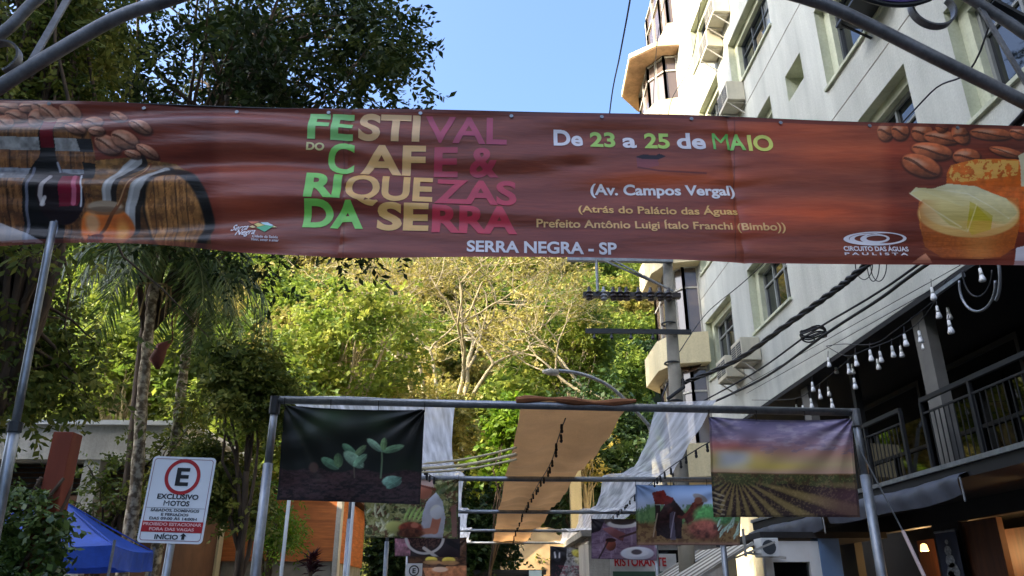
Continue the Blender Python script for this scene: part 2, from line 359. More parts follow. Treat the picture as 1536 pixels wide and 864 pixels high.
# recessed restaurant floors beneath the block
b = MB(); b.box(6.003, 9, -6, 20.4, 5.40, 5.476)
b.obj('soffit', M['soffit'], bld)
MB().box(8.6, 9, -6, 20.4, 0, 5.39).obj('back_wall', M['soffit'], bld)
MB().box(5.5, 8.6, -6, 16.2, 2.88, 3.06).obj('balcony_slab', M['black'], bld)
tr = MB().box(5.46, 5.497, -6, 16.2, 3.02, 3.075); tr.obj('slab_edge_trim', M['galv'], bld)
for y in (4.2, 10.2, 14.4):
    MB().box(6.2, 6.36, y-.16, y+.16, 3.063, 5.397).obj('column', M['column'], bld)
for y in (7.6, 13.0): MB().box(6.5, 6.62, y, y+.11, 3.063, 5.397).obj('mullion_post', M['black'], bld)
for k, (y0, y1) in enumerate(((1, 4.4), (4.6, 7.5), (7.7, 10.4), (10.6, 13.2), (13.4, 16))):
    f = MB()
    for q in ((y0, y0+.08, 3.07, 5.3), (y1-.08, y1, 3.07, 5.3), (y0+.08, y1-.08, 5.22, 5.3), (y0+.08, y1-.08, 4.1, 4.16), ((y0+y1)/2-.03, (y0+y1)/2+.03, 3.07, 4.1)): f.box(7.9, 7.98, *q)
    fo = f.obj('balcony_door', M['black'], bld)
    MB().add([(7.95, y0, 3.07), (7.95, y1, 3.07), (7.95, y1, 5.3), (7.95, y0, 5.3)], [(3, 2, 1, 0)]).obj('pane', M['glass2'], fo)
for n, (y0, y1) in enumerate(((4.45, 9.95), (10.5, 15.9), (-1, 4.0))):
    r = MB(); X = 5.85
    r.bar((X, y0, 4.06), (X, y1, 4.06), .05, .06).bar((X, y0, 3.88), (X, y1, 3.88), .025).bar((X, y0, 3.16), (X, y1, 3.16), .03)
    k = int((y1-y0)/1.35)+1
    for i in range(k+1):
        y = y0+(y1-y0)*i/k; r.bar((X, y, 3.063), (X, y, 4.04), .045)
    ro = r.obj('railing', M['black'], bld)
    q = MB()
    for i in range(int((y1-y0)/.11)):
        y = y0+.06+i*.11; q.bar((X, y, 3.16), (X, y, 3.88), .012)
    q.obj('baluster_row', M['black'], ro)
# ground floor shopfront
b = MB(); X = 6.8
b.box(X, X+.15, -6, 9.3, 2.55, 2.877).box(X, X+.15, 9.3, 20.2, 2.62, 2.877)
for y0, y1 in ((9.3, 9.45), (11.25, 11.95), (14.6, 15.2), (4, 4.3), (17.5, 18)): b.box(X+.003, X+.147, y0, y1, 0.13, 2.62 if y0 > 9.3 else 2.55)
b.obj('shopfront_frame', M['black'], bld)
b = MB().box(X+.02, X+.1, 10.4, 11.2, .13, 2.6); b.obj('shop_door', M['warmwood'], bld)
MB().box(8.2, 8.3, 9.3, 15.0, .13, 2.6).obj('shop_interior_wall', M['warmwood'], bld)
MB().box(7.9, 8.1, 9.4, 10.3, 1.9, 2.12).obj('lit_display', emit('warm_shop_light', (255, 150, 60), .35), bld)
for y, z in ((12.6, 2.35), (13.7, 2.35), (10.0, 2.4)):
    MB().lathe((7.6, y, z), [(.02, .12), (.05, .1), (.07, 0), (.06, -.005)], 10).obj('ceiling_spot', emit('warm_lamp', (255, 196, 120), .8), bld)
    l = bpy.data.lights.new('shop_lamp', 'POINT'); l.energy = 7; l.color = (1, .6, .25); l.shadow_soft_size = .06
    lo = bpy.data.objects.new('shop_lamp', l); COL.objects.link(lo); lo.location = (7.6, y, z-.1)
    lo.parent = bld; lo.matrix_parent_inverse = Matrix.Translation(-TR[bld.name])
# corner bay tower with wooden eaves
OUT = [(6.0, 19.5), (5.1, 19.75), (4.80, 20.5), (4.82, 22.3), (5.35, 23.0), (6.0, 23.05)]
EAV = [(6.0, 19.5), (5.3, 19.6), (4.56, 20.23), (4.66, 22.27), (5.37, 23.1), (6.0, 23.1)]
IN0 = [(6.0, 19.95), (5.6, 20.02), (5.2, 20.6), (5.25, 22.15), (5.55, 22.7), (6.0, 22.75)]
bay = thing('corner_bay', 'cream corner bay with wooden eaves and ribbon windows ending the grey building', 'bay tower', (6, 21, 0))
BG = glass('bay_glass', (96, 84, 76), .12, .6)
for z in (4.45, 7.45, 10.4, 13.3):
    MB().prism(OUT, z, z+.85).obj('parapet', M['cream'], bay)
for z in (5.3, 8.3, 11.25, 14.15, 16.0, 18.9):
    INN = IN0 if z < 18 else [(6.0, 19.7), (5.8, 19.75), (5.72, 20.4), (5.72, 22.2), (5.8, 22.7), (6.0, 22.75)]
    h = 2.15 if z < 14 else 1.85 if z < 18 else 2.4
    fr = MB()
    for (xa, ya), (xb, yb) in zip(INN, INN[1:]):
        L_ = math.hypot(xb-xa, yb-ya); k = 2 if L_ > .5 else 1
        for i in range(k+1):
            x, y = xa+(xb-xa)*i/k, ya+(yb-ya)*i/k; fr.box(x-.05, x+.03, y-.035, y+.035, z+.004, z+h-.004)
        for zz in (z+.02, z+h*.68, z+h-.06): fr.bar((xa-.02, ya, zz), (xb-.02, yb, zz), .06, .05)
    fo = fr.obj('ribbon_window', M['dirtywhite'], bay); MB().prism(INN, z+.003, z+h-.003).obj('pane', BG, fo)
MB().prism([(x+.12, y) for x, y in OUT], 15.0, 15.95).obj('parapet', M['cream'], bay)
MB().prism([(6.0, 19.6), (5.74, 19.66), (5.62, 20.4), (5.62, 22.3), (5.74, 22.9), (6.0, 23.0)], 18.07, 18.89).obj('parapet', M['cream'], bay)
for z in (17.86,):
    MB().prism(EAV, z, z+.03).obj('eave_soffit', M['eavewood'], bay)
    MB().prism([(x-.03 if x < 6 else x, y-.02 if y < 21 else y+.02) for x, y in EAV], z+.033, z+.2).obj('eave_fascia', M['cream'], bay)
MB().box(6.003, 6.4, 20.41, 23.0, 0, 22.4).obj('wall', M['cream'], bay)
far = thing('cream_building', 'sunlit cream building standing beyond the corner bay, behind the utility pole', 'building', (8, 27, 0))
f_ = MB(); holes = [(24.2, 25.8, z, z+1.4) for z in (5.2, 8.1, 11, 14)]+[(27.5, 29.5, z, z+1.4) for z in (5.2, 8.1, 11, 14)]
wall_holes(f_, 23.11, 34, 0, 17, holes, 8.02)
f_.add([(8.02, 34, 0), (16, 34, 0), (16, 34, 17), (8.02, 34, 17)], [(3, 2, 1, 0)]); f_.add([(8.02, 23.11, 17), (16, 23.11, 17), (16, 34, 17), (8.02, 34, 17)], [(0, 1, 2, 3)])
f_.add([(8.02, 23.11, 0), (16, 23.11, 0), (16, 23.11, 17), (8.02, 23.11, 17)], [(0, 1, 2, 3)])
f_.obj('wall', M['cream'], far)
for h in holes:
    fo = MB().box(8.1, 8.16, h[0], h[1], h[2], h[2]+.08).box(8.1, 8.16, h[0], h[1], h[3]-.08, h[3]).box(8.1, 8.16, (h[0]+h[1])/2-.03, (h[0]+h[1])/2+.03, h[2]+.08, h[3]-.08).obj('window', M['frame_grey'], far)
    MB().add([(8.15, h[0], h[2]), (8.15, h[1], h[2]), (8.15, h[1], h[3]), (8.15, h[0], h[3])], [(3, 2, 1, 0)]).obj('pane', M['glass'], fo)
# air conditioners on the facade
M['accase'] = pm('yellowed_casing', (196, 188, 164), .5, .08, 3, grain=[(6, .85, (1, 1, .2))])
def aircon(loc, label):
    t = thing('air_conditioner', label, 'air conditioner', loc, 'air conditioners on the grey facade')
    x, y, z = loc
    MB().box(x-.42, x, y-.36, y+.36, z, z+.52).obj('casing', M['accase'], t, bevel=.015)
    g = MB()
    for dy in (-.17, .17): g.box(x-.428, x-.421, y+dy-.14, y+dy+.14, z+.1, z+.44)
    g.obj('grille', M['frame_dark'], t)
    g = MB()
    for i in range(7): g.box(x-.436, x-.429, y-.31, y+.31, z+.12+i*.05, z+.132+i*.05)
    g.obj('louvre', M['dirtywhite'], t)
    for dy in (-.25, .25): MB().bar((x, y+dy, z-.02), (x-.4, y+dy, z-.02), .03).bar((x-.38, y+dy, z-.02), (x-.02, y+dy, z-.3), .025).obj('bracket', M['dirtywhite'], t)
    return t
ac = aircon((5.99, 16.2, 6.4), 'boxy white air conditioner under the lower window, the nearer of the low pair')
for (x, y, z), lab in (((5.99, 17.4, 6.35), 'boxy white air conditioner beside the utility pole, the farther of the low pair'),
                       ((5.99, 15.15, 12.42), 'air conditioner in shade just above the top edge of the brown banner'),
                       ((5.99, 15.35, 15.2), 'sunlit air conditioner highest on the facade at the top of the picture'),
                       ((5.99, 16.1, 14.75), 'sunlit air conditioner beside the wooden eaved bay, lower of the bright pair')):
    dup(ac, Vector((x, y, z))-Vector((5.99, 16.2, 6.4)), lab)
shelf = thing('condenser_shelf', 'small dark metal shelf jutting under the upper window behind the purple sign', 'shelf', (6, 9.2, 10.1))
MB().box(5.5, 5.99, 8.7, 9.6, 10.02, 10.06).obj('plate', M['darkmetal'], shelf)
for y in (8.8, 9.5): MB().bar((5.55, y, 10.01), (5.99, y, 9.75), .03).obj('strut', M['darkmetal'], shelf)
dish = thing('satellite_dish', 'brown satellite dish bolted to the end of the grey facade beside the utility pole', 'antenna', (5.9, 20.2, 8))
MB().lathe((5.62, 20.0, 7.55), [(.0, .06), (.12, .045), (.24, .0), (.33, -.06), (.335, -.055), (.24, .01), (.12, .055)], 20, (.55, .75, -.35)).obj('reflector', pm('brown_dish', (96, 74, 58), .5, .1), dish, smooth=True)
MB().bar((5.99, 20.2, 7.5), (5.62, 20.05, 7.52), .04).bar((5.62, 20.0, 7.5), (5.3, 19.8, 7.8), .02).obj('arm', M['darkmetal'], dish)

# awnings drawn up under the balcony
def awning(name, label, y0, y1, X, z0, zr):
    t = thing(name, label, 'awning', (X, (y0+y1)/2, z0))
    n = 40; vs = []; 
    prof = [(.5, zr+.06), (.25, zr+.0), (.0, zr-.1), (-.02, zr-.15), (-.01, z0+.06), (.01, z0-.04)]
    for i in range(n):
        u = i/(n-1); y = y0+(y1-y0)*u
        for k, (dx, z) in enumerate(prof):
            vs.append((X+dx+.012*math.sin(u*40+k), y, z+.02*math.sin(u*math.pi*3+k*.6)*(k > 1)-.05*math.sin(u*math.pi)*(k > 2)))
    np_mesh('canopy_fabric', vs, grid_faces(len(prof), n), M['awn'], t, smooth=True)
    MB().tube([(X+.52, y0, zr+.09), (X+.52, y1, zr+.09)], .03, 8).obj('roller', M['darkmetal'], t)
    MB().tube([(X, y0-.02, z0+.15), (X, y0-.03, z0-.02), (X, y0-.03, z0-.12)], .012, 6).obj('crank_hook', M['galv'], t)
awning('retracted_awning', 'dark drawn up awning under the balcony, right of the sunset banner post', 8.7, 12.3, 5.38, 2.72, 2.98)
awning('retracted_awning', 'dark drawn up awning hanging just below the sunset banner', 12.5, 16.1, 5.38, 2.66, 2.93)
# ------------------------------------------------------------------ shops further along the right side
shop = thing('corner_shop', 'white framed shop window with a grey blue pillar below the sunset banner', 'shop', (5, 13.2, 0))
fr = MB().box(4.55, 4.68, 13.0, 13.12, .13, 2.3).box(4.681, 5.28, 13.0, 13.12, 2.14, 2.46).box(5.281, 5.46, 13.0, 13.12, .13, 2.46)
fr.obj('window_frame', M['white'], shop)
MB().box(4.69, 5.275, 13.08, 13.1, .13, 2.135).obj('pane', M['glass2'], shop)
MB().box(5.463, 5.8, 12.98, 13.3, .13, 2.5).obj('pillar', M['bluepaint'], shop)
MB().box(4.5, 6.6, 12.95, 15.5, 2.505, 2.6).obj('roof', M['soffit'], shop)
ac2 = thing('condenser_unit', 'white condenser unit on a bracket above the striped awning, below the sunset banner', 'air conditioner', (4.5, 12.9, 2.2))
MB().box(4.38, 4.66, 12.6, 12.95, 2.2, 2.48).obj('casing', M['white'], ac2, bevel=.01)
MB().lathe((4.5, 12.598, 2.34), [(.11, 0), (.11, .004), (.02, .006)], 16, (0, -1, 0)).obj('fan_grille', M['frame_dark'], ac2)
MB().bar((4.15, 12.7, 2.26), (4.75, 12.6, 2.18), .035).bar((3.95, 12.62, 2.18), (4.6, 12.6, 2.42), .03).bar((4.13, 12.66, 2.2), (4.13, 12.66, 2.62), .035).obj('bracket', M['dirtywhite'], ac2)
sa = thing('striped_awning', 'striped cream and brown awning sloping down behind the thin post at the lower right', 'awning', (3.9, 14, 2))
n = 16
for k in range(n):
    pass
a_ = MB()
P0 = Vector((4.35, 12.9, 2.42)); P1 = Vector((4.45, 16.5, 2.5)); Q0 = Vector((2.9, 12.7, 1.62)); Q1 = Vector((3.0, 16.3, 1.72))
for k in range(n):
    a, b2 = k/n, (k+1)/n; a_.mi = k % 2
    a_.add([P0.lerp(P1, a), P0.lerp(P1, b2), Q0.lerp(Q1, b2), Q0.lerp(Q1, a)], [(0, 1, 2, 3)])
    a_.add([Q0.lerp(Q1, a), Q0.lerp(Q1, b2), Q0.lerp(Q1, b2)-Vector((0, 0, .18)), Q0.lerp(Q1, a)-Vector((0, 0, .18))], [(0, 1, 2, 3)])
a_.obj('canopy_fabric', [M['stripew'], M['striped']], sa)
for a, b2 in ((P1, Q1), (P0, Q0)): MB().bar(a, b2, .05).obj('side_rail', M['dirtywhite'], sa)
kb = thing('low_shop', 'low white walled shop behind the utility pole at the lower right', 'shop', (4, 20, 0))
MB().box(2.6, 6.0, 20, 24, .13, 3.0).obj('wall', M['dirtywhite'], kb)
MB().box(2.4, 6.2, 19.7, 24.2, 3.003, 3.15).obj('roof', M['concrete'], kb)
MB().box(3.3, 4.9, 19.94, 19.99, 1.9, 2.7).obj('window', M['glass2'], kb)

# ------------------------------------------------------------------ left side buildings
lb = thing('flat_roofed_building', 'low building with a thick pale concrete roof band behind the palms', 'building', (-11, 21, 0))
MB().box(-19, -7.7, 20, 27, 4.85, 5.72).obj('roof_band', M['dirtywhite'], lb)
MB().box(-19.1, -7.55, 19.9, 27.1, 5.723, 5.84).obj('roof_coping', M['white'], lb)
MB().box(-19, -7.72, 20.35, 27, 0, 4.0).box(-19, -7.72, 20.9, 27, 4.0, 4.846).obj('wall', M['brownwall'], lb)
for x in (-16.5, -13.2, -9.95): MB().box(x-.2, x+.2, 20.05, 20.45, 0, 4.846).obj('pillar', M['dirtywhite'], lb)
lv = MB()
for i in range(6): lv.box(-18.8, -7.9, 20.6, 20.75, 4.08+i*.13, 4.1+i*.13)
lv.obj('louvre', M['darkmetal'], lb)
letter = MB(); c = Vector(atY(193, 796, 20.3))
letter.tube([c+Vector((-.26, -.06, .3)), c+Vector((-.26, -.06, -.05))]+[c+Vector((-.26*math.cos(a), -.06, -.05-.24*math.sin(a))) for a in np.linspace(.2, math.pi-.2, 8)]+[c+Vector((.26, -.06, -.05)), c+Vector((.26, -.06, .3))], .06, 8)
letter.obj('wall_letter', M['galv'], lb)
letter = MB(); letter.tube([c+Vector((-.75, -.06, .3)), c+Vector((-.75, -.06, -.3))], .06, 8); letter.obj('wall_letter', M['galv'], lb)
ob = thing('orange_building', 'orange boarded building with a pale corner post behind the seedling banner', 'building', (-6.4, 24.5, 0))
MB().box(-9.2, -4.45, 24.2, 30, 2.6, 4.55).obj('wall', M['orangewall'], ob)
MB().box(-9.1, -4.5, 24.3, 30, 0, 2.597).obj('base_wall', M['concrete'], ob)
MB().box(-4.447, -4.3, 24.1, 24.5, 0, 4.6).obj('corner_board', M['dirtywhite'], ob)
MB().box(-9.3, -4.2, 24.0, 30.2, 4.603, 4.75).obj('roof', M['brownwall'], ob)
MB().box(-8.0, -7.65, 23.6, 23.95, 0, 4.6).obj('post', M['cream'], ob)

# ------------------------------------------------------------------ blue gazebo tent
tn = thing('gazebo_tent', 'blue pop up gazebo tent behind the vine covered post', 'tent', (-7.4, 14.5, 0))
C4 = [Vector((-6.06, 13.45, 2.4)), Vector((-6.24, 15.55, 2.4)), Vector((-9.3, 15.6, 2.4)), Vector((-9.2, 13.4, 2.4))]
pk = Vector((-7.65, 14.5, 3.25)); vs = []; fs = []
for i in range(4):
    a, b2 = C4[i], C4[(i+1) % 4]; n = 14; base = len(vs)
    for j in range(n):
        for k in range(n):
            u = j/(n-1); v = k/(n-1); p = a.lerp(b2, u).lerp(pk, v); p = p-Vector((0, 0, .16*math.sin(math.pi*v)*(1-.4*abs(2*u-1))*(1-v)+.05*math.sin(math.pi*u)*(1-v)))
            vs.append(p)
    fs += (grid_faces(n, n)+base).tolist()
np_mesh('roof_fabric', vs, fs, M['blue'], tn, smooth=True)
vs = []; fs = []
for i in range(4):
    a, b2 = C4[i], C4[(i+1) % 4]; n = 26; base = len(vs); nn = (b2-a).cross(Vector((0, 0, 1))).normalized()
    for k in range(5):
        for j in range(n):
            u = j/(n-1); v = k/4; p = a.lerp(b2, u)-Vector((0, 0, .005+.33*v+.05*math.sin(math.pi*u)))+nn*(.035*v*math.sin(u*21+i)+.01*math.sin(u*47))
            vs.append(p)
    fs += (grid_faces(n, 5)+base).tolist()
np_mesh('valance', vs, fs, M['blue'], tn, smooth=True)
for p in C4: MB().tube([p+Vector((0, 0, .005)), p.lerp(pk, .5)-Vector((0, 0, .0)), pk], .012, 5).obj('seam', M['blue'], tn)
for p in C4: MB().tube([(p.x, p.y, 0.13), (p.x, p.y, 2.48)], .025, 6).obj('leg', M['galv'], tn)

# ------------------------------------------------------------------ the arch of bent pipes over the street
ar = thing('street_arch', 'grey pipe arch with scrolls and a purple round sign spanning above the banner', 'arch', (0, 4.4, 4))
cx_ = .06
def ell_arc(a, bz, z0, t0, t1, n=40):
    return [(cx_+a*math.cos(t), 4.4, z0+bz*math.sin(t)) for t in np.linspace(t0, t1, n)]
Lp = [(-4.4, 3.2), (-3.9, 4.15), (-3.30, 4.79), (-2.95, 5.13), (-2.62, 5.41), (-2.3, 5.57), (-1.7, 5.86), (-.9, 6.08), (.06, 6.16), (1.0, 6.06), (1.8, 5.9), (2.42, 5.70), (2.76, 5.51), (3.2, 5.22), (3.78, 4.84), (4.3, 4.45), (4.75, 4.1)]
def smooth_path(P, k=5):
    P = [np.array(p, float) for p in P]; out = []
    for i in range(len(P)-1):
        p0, p1, p2, p3 = P[max(i-1, 0)], P[i], P[i+1], P[min(i+2, len(P)-1)]
        for j in range(k):
            t = j/k; out.append(.5*((2*p1)+(-p0+p2)*t+(2*p0-5*p1+4*p2-p3)*t*t+(-p0+3*p1-3*p2+p3)*t**3))
    out.append(P[-1]); return out
MB().tube([(p[0], 4.4, p[1]) for p in smooth_path(Lp)], .047, 14).obj('lower_pipe', M['steel'], ar, smooth=True)
Up = [(-4.5, 4.3), (-3.9, 4.8), (-3.41, 5.22), (-3.2, 5.58), (-2.7, 6.15), (-1.6, 6.9), (.06, 7.2), (1.8, 6.9), (2.9, 6.3), (3.7, 5.68), (4.4, 4.95)]
MB().tube([(p[0], 4.4, p[1]) for p in smooth_path(Up)], .04, 12).obj('upper_pipe', M['steel'], ar, smooth=True)
MB().bar((-3.15, 4.4, 4.96), (-2.98, 4.4, 5.7), .05, .015, (0, 1, 0)).obj('flat_strut', M['steel'], ar)
MB().bar((3.60, 4.4, 5.9), (3.83, 4.4, 5.0), .035, .02, (0, 1, 0)).obj('flat_strut', M['steel'], ar)
MB().bar((3.74, 4.37, 5.72), (4.0, 4.37, 5.52), .05, .03).obj('flat_strut', M['darkmetal'], ar)
def scroll(c, r0, r1, a0, a1, name='scroll'):
    pts = []
    for t in np.linspace(0, 1, 30):
        a = a0+(a1-a0)*t; r = r0+(r1-r0)*t; pts.append((c[0]+r*math.cos(a), 4.4, c[1]+r*math.sin(a)))
    q = MB()
    for p, p2 in zip(pts, pts[1:]):
        d = (Vector(p2)-Vector(p)).normalized()*.004; q.bar(Vector(p)-d, Vector(p2)+d, .016, .06, (0, 1, 0))
    q.obj(name, M['steel'], ar)
scroll((-3.36, 5.04), .14, .11, -1.1, 2.2)
scroll((3.29, 5.66), .17, .15, math.pi*.95, math.pi*2.2)
sg = MB().lathe((2.98, 4.36, 6.16), [(.52, 0), (.52, .05), (.49, .055), (.0, .055)], 48, (0, -1, 0)); sg.obj('round_sign', M['purple'], ar)
MB().tube([(2.98+.53*math.cos(a), 4.335, 6.16+.53*math.sin(a)) for a in np.linspace(0, 2*math.pi, 60)], .02, 6).obj('sign_rim', M['darkmetal'], ar)
for s in (0, 1): MB().tube([((-4.4, 4.75)[s], 4.4, 0), ((-4.4, 4.75)[s], 4.4, (3.25, 4.15)[s])], .05, 12).obj('post', M['steel'], ar)

# ------------------------------------------------------------------ slim mast that ties the banner on the left
ms = thing('banner_mast', 'slim weathered grey mast leaning up to the lower left edge of the banner', 'pole', (-2.64, 4.6, 0))
a0 = Vector((-2.64, 4.6, 0)); a1 = Vector((-2.845, 4.6, 3.88))
MB().tube([a0.lerp(a1, t) for t in np.linspace(0, .66, 8)], .033, 10).obj('lower_tube', M['galv'], ms, smooth=True)
MB().tube([a0.lerp(a1, t) for t in np.linspace(.655, 1, 6)], .024, 10).obj('upper_tube', M['galv'], ms, smooth=True)
MB().tube([a0.lerp(a1, .645), a0.lerp(a1, .66)], .04, 10).obj('coupling', M['darkmetal'], ms)

# ------------------------------------------------------------------ five pipe gantries down the street
GY_ = [7.5, 12.4, 17.3, 22.2, 27.1]
glab = ['nearest grey pipe gantry, carrying the seedling and sunset banners', 'second grey pipe gantry, carrying the farmer and harvest banners',
        'third grey pipe gantry, carrying the coffee tray and mug banners', 'fourth grey pipe gantry, carrying the fruit and wine glass banners',
        'farthest grey pipe gantry, at the end of the orange canopy']
for i, (y, lab) in enumerate(zip(GY_, glab)):
    zl, zr = ((3.41, 3.33) if i == 0 else (3.36-.012*i, 3.36-.012*i))
    xl, xr = -2.07, 3.71
    g = thing('pipe_gantry', lab, 'gantry', (xl, y, 0), 'grey pipe gantries along the street')
    r = .04
    MB().tube([(xl-.04, y, zl), (xr+.04, y, zr)], r, 12).obj('crossbar', M['galv'], g, smooth=True)
    for x, z in ((xl, zl), (xr, zr)):
        p = MB(); p.tube([(x, y, 0), (x, y, z-.62)], .047, 12).tube([(x, y, z-.66), (x, y, z-.02)], .038, 12).obj('post', M['galv'], g, smooth=True)
        MB().tube([(x, y, z-.14), (x, y, z+.03)], .054, 12).obj('corner_clamp', M['darkmetal'] if x < 0 else M['galv'], g)
gr = thing('guy_rope', 'thin guy rope with a pale plastic sleeve running down from the right gantry post', 'rope', (4.3, 7.3, 0))
pa, pb, pc_ = Vector(atY(1287, 668, 7.45)), Vector(atY(1354, 796, 7.3)), Vector(atY(1388, 868, 7.2)); pd = pb+(pc_-pb)*4.2
MB().tube([pa, pb], .008, 6).obj('rope', M['galv'], gr); MB().tube([pb, pd], .017, 8).obj('plastic_sleeve', pm('pink_white_tube', (214, 190, 184), .5, .06), gr)
# thin white masts behind
for (px, y0_), lab in (((433, 9.5), 'thin white pole just right of the left gantry post, under the seedling banner'), ((530, 11.5), 'thin white pole under the right half of the seedling banner')):
    p = Vector(atY(px, 755, y0_)); t = thing('thin_pole', lab, 'pole', (p.x, y0_, 0), 'thin white poles by the left gantry posts')
    MB().tube([(p.x, y0_, 0), (p.x, y0_, 3.0)], .022, 8).obj('shaft', M['white'], t, smooth=True)
    MB().lathe((p.x, y0_, 0), [(.09, 0), (.09, .03), (.03, .06)], 10).obj('foot', M['white'], t)
# pale lamp column far down the street
p = Vector(atY(864, 770, 31)); t = thing('concrete_column', 'short pale concrete column standing beside the orange canopy far down the street', 'column', (p.x, 31, 0))
MB().box(p.x-.22, p.x+.22, 30.8, 31.2, 0, 6.6).obj('shaft', M['cream'], t); MB().box(p.x-.27, p.x+.27, 30.75, 31.25, 6.603, 6.75).obj('cap', M['cream'], t)

# ------------------------------------------------------------------ canopy cloths
def sheet(name, xl, xr, mat_, sag, label, cat, zoff=.05, nx=18, seg=14, edge=0., ruck=.015):
    vs = []; rows = 0
    for i in range(4):
        for k in range(seg+(i == 3)):
            t = k/seg; y = GY_[i]+4.9*t-.0; e = edge*math.sin(math.pi*t)
            z = 3.39-.012*(i+t)+zoff-sag*math.sin(math.pi*t)
            L_ = xl[i]+(xl[i+1]-xl[i])*t+e; R_ = xr[i]+(xr[i+1]-xr[i])*t-e
            for j in range(nx):
                u = j/(nx-1); x = L_+(R_-L_)*u
                vs.append((x, y, z+ruck*math.sin(x*9+i*2)*math.sin(math.pi*t)+ruck*.6*math.sin(y*5+x*3)))
            rows += 1
    o = np_mesh(name, vs, grid_faces(nx, rows), mat_, smooth=True); return tag(o, label, cat)
sheet('canopy_cloth', [.36, .33, .3, .3, .31], [1.45, 1.45, 1.45, 1.4, 1.34], M['orange'], .11, 'long ochre orange cloth canopy stretched over the gantries down the middle of the street', 'canopy', .045, ruck=.035)
# rolled front hem of the orange cloth round the first crossbar
o = MB().tube([(.3+1.2*t, 7.47+.01*math.sin(t*9), 3.42-.008*t+.018*math.sin(t*7)) for t in np.linspace(0, 1, 24)], [.03+.012*math.sin(t*17) for t in np.linspace(0, 1, 24)], 8).obj('canopy_hem', pm('rolled_brown_hem', (150, 96, 60), .85, .2, 6), bpy.data.objects['canopy_cloth'])
sheet('tulle_drape', [1.72, 1.88, 2.08, 2.16, 2.28], [2.32, 2.9, 3.3, 3.5, 3.5], M['tulle'], .22, 'sheer white tulle drape stretched between the right ends of the gantries', 'drape', .045, nx=36, edge=.12, ruck=.03)
sheet('tulle_drape', [-1.95, -1.95, -1.95, -1.95, -1.95], [-.3, -.32, -.33, -.33, -.42], M['tulle2'], .2, 'sheer white drape stretched beside the farmer banner on the left of the gantries', 'drape', .045, nx=24, edge=.1, ruck=.03)
# festoon strings
def festoon(label, pts, n, loc):
    t = thing('festoon_string', label, 'string lights', loc, 'festoon strings under the gantry cloths')
    P = [p-np.array([0, 0, .04]) for p in smooth_path(pts, 8)]; MB().tube(P, .007, 5).obj('cable', M['wire'], t)
    L_ = np.concatenate([[0], np.cumsum([np.linalg.norm(np.array(b_)-np.array(a_)) for a_, b_ in zip(P, P[1:])])])
    rng = np.random.default_rng(n)
    for k in range(n):
        d = (k+.5)/n*L_[-1]; i = int(np.searchsorted(L_, d))-1; q = Vector(P[i])+Vector((rng.uniform(-.02, .02), 0, -.0))
        o = MB().lathe((q.x, q.y, q.z-.005), [(.012, .0), (.016, -.03), (.016, -.05)], 8).lathe((q.x, q.y, q.z-.052), [(.01, 0), (.019, -.02), (.016, -.038), (.006, -.046)], 8).obj('bulb_socket', M['black'], t)
xs = lambda x, y, z: (x, y, z)
festoon('black bulb string running along the underside of the orange canopy', [atY(848, 622, 7.6), atY(838, 650, 8.6), atY(826, 690, 10.4), atY(803, 730, 13.2), atY(790, 755, 16), atY(777, 785, 20.4), atY(769, 812, 26.8)], 34, (.8, 7.6, 3.3))
festoon('black bulb string looping under the sheer drape left of the sunset banner', [atY(1068, 655, 8.2), atY(1040, 672, 9), atY(1000, 700, 10.4), atY(975, 722, 12.4), atY(950, 740, 13.6), atY(928, 763, 16.5), atY(900, 790, 20)], 26, (2.2, 8.2, 3.3))
festoon('short black bulb string in the corner of the left sheer drape', [atY(632, 690, 10.5), atY(642, 706, 11.3), atY(656, 714, 12.2)], 7, (-.7, 11, 3.3))
rp = [((610, 696), (775, 671)), ((610, 703), (775, 681)), ((610, 708), (775, 689))]
for k, ((x0, y0), (x1, y1)) in enumerate(rp):
    a, b2 = Vector(atY(x0, y0, 10.2)), Vector(atY(x1, y1, 9.2))
    o = MB().tube([a.lerp(b2, t)-Vector((0, 0, .05*math.sin(math.pi*t))) for t in np.linspace(0, 1, 12)], .014 if k != 1 else .02, 6).obj('cream_rope', M['rope'], smooth=True)
    tag(o, ['uppermost of the three cream ropes slung left of the orange canopy', 'thick middle one of the three cream ropes slung left of the orange canopy', 'lowest of the three cream ropes slung left of the orange canopy'][k], 'rope', 'cream ropes left of the canopy')

# ------------------------------------------------------------------ utility pole with crossarms and cables
up = thing('utility_pole', 'tall concrete utility pole with one sided crossarms and insulators in front of the bay tower', 'utility pole', (3.78, 15, 0))
MB().tube([(3.74, 15, 0), (3.82, 15, 5.1), (3.88, 15, 8.4)], [.17, .14, .105], 14).obj('shaft', M['concrete'], up, smooth=True)
for z, x0, x1, w_ in ((8.28, 1.7, 3.95, .11), (7.47, 2.0, 4.05, .15), (6.66, 2.02, 4.2, .05)):
    MB().box(x0, x1, 14.78, 14.78+w_, z-.05, z+.05).obj('crossarm', M['galv'] if z > 8 else (M['insul'] if z > 7 else M['darkmetal']), up)
for x in (2.12, 2.42, 2.62, 2.76, 2.9, 3.15, 3.4, 3.6, 3.78):
    MB().lathe((x, 14.72, 7.30), [(.03, 0), (.075, .02), (.05, .06), (.085, .09), (.055, .14), (.08, .17), (.04, .22), (.03, .3)], 12).obj('insulator', M['insul'] if x not in (2.42, 2.86) else M['galv'], up)
for x in (2.2, 2.55, 2.95, 3.4):
    MB().lathe((x, 14.8, 6.48), [(.02, 0), (.04, .03), (.02, .1), (.02, .14)], 8).obj('insulator', M['darkmetal'], up)
MB().bar((2.45, 14.76, 8.23), (3.85, 14.85, 7.62), .035).bar((2.62, 14.72, 8.23), (3.9, 14.8, 7.56), .03).obj('brace', M['galv'], up)
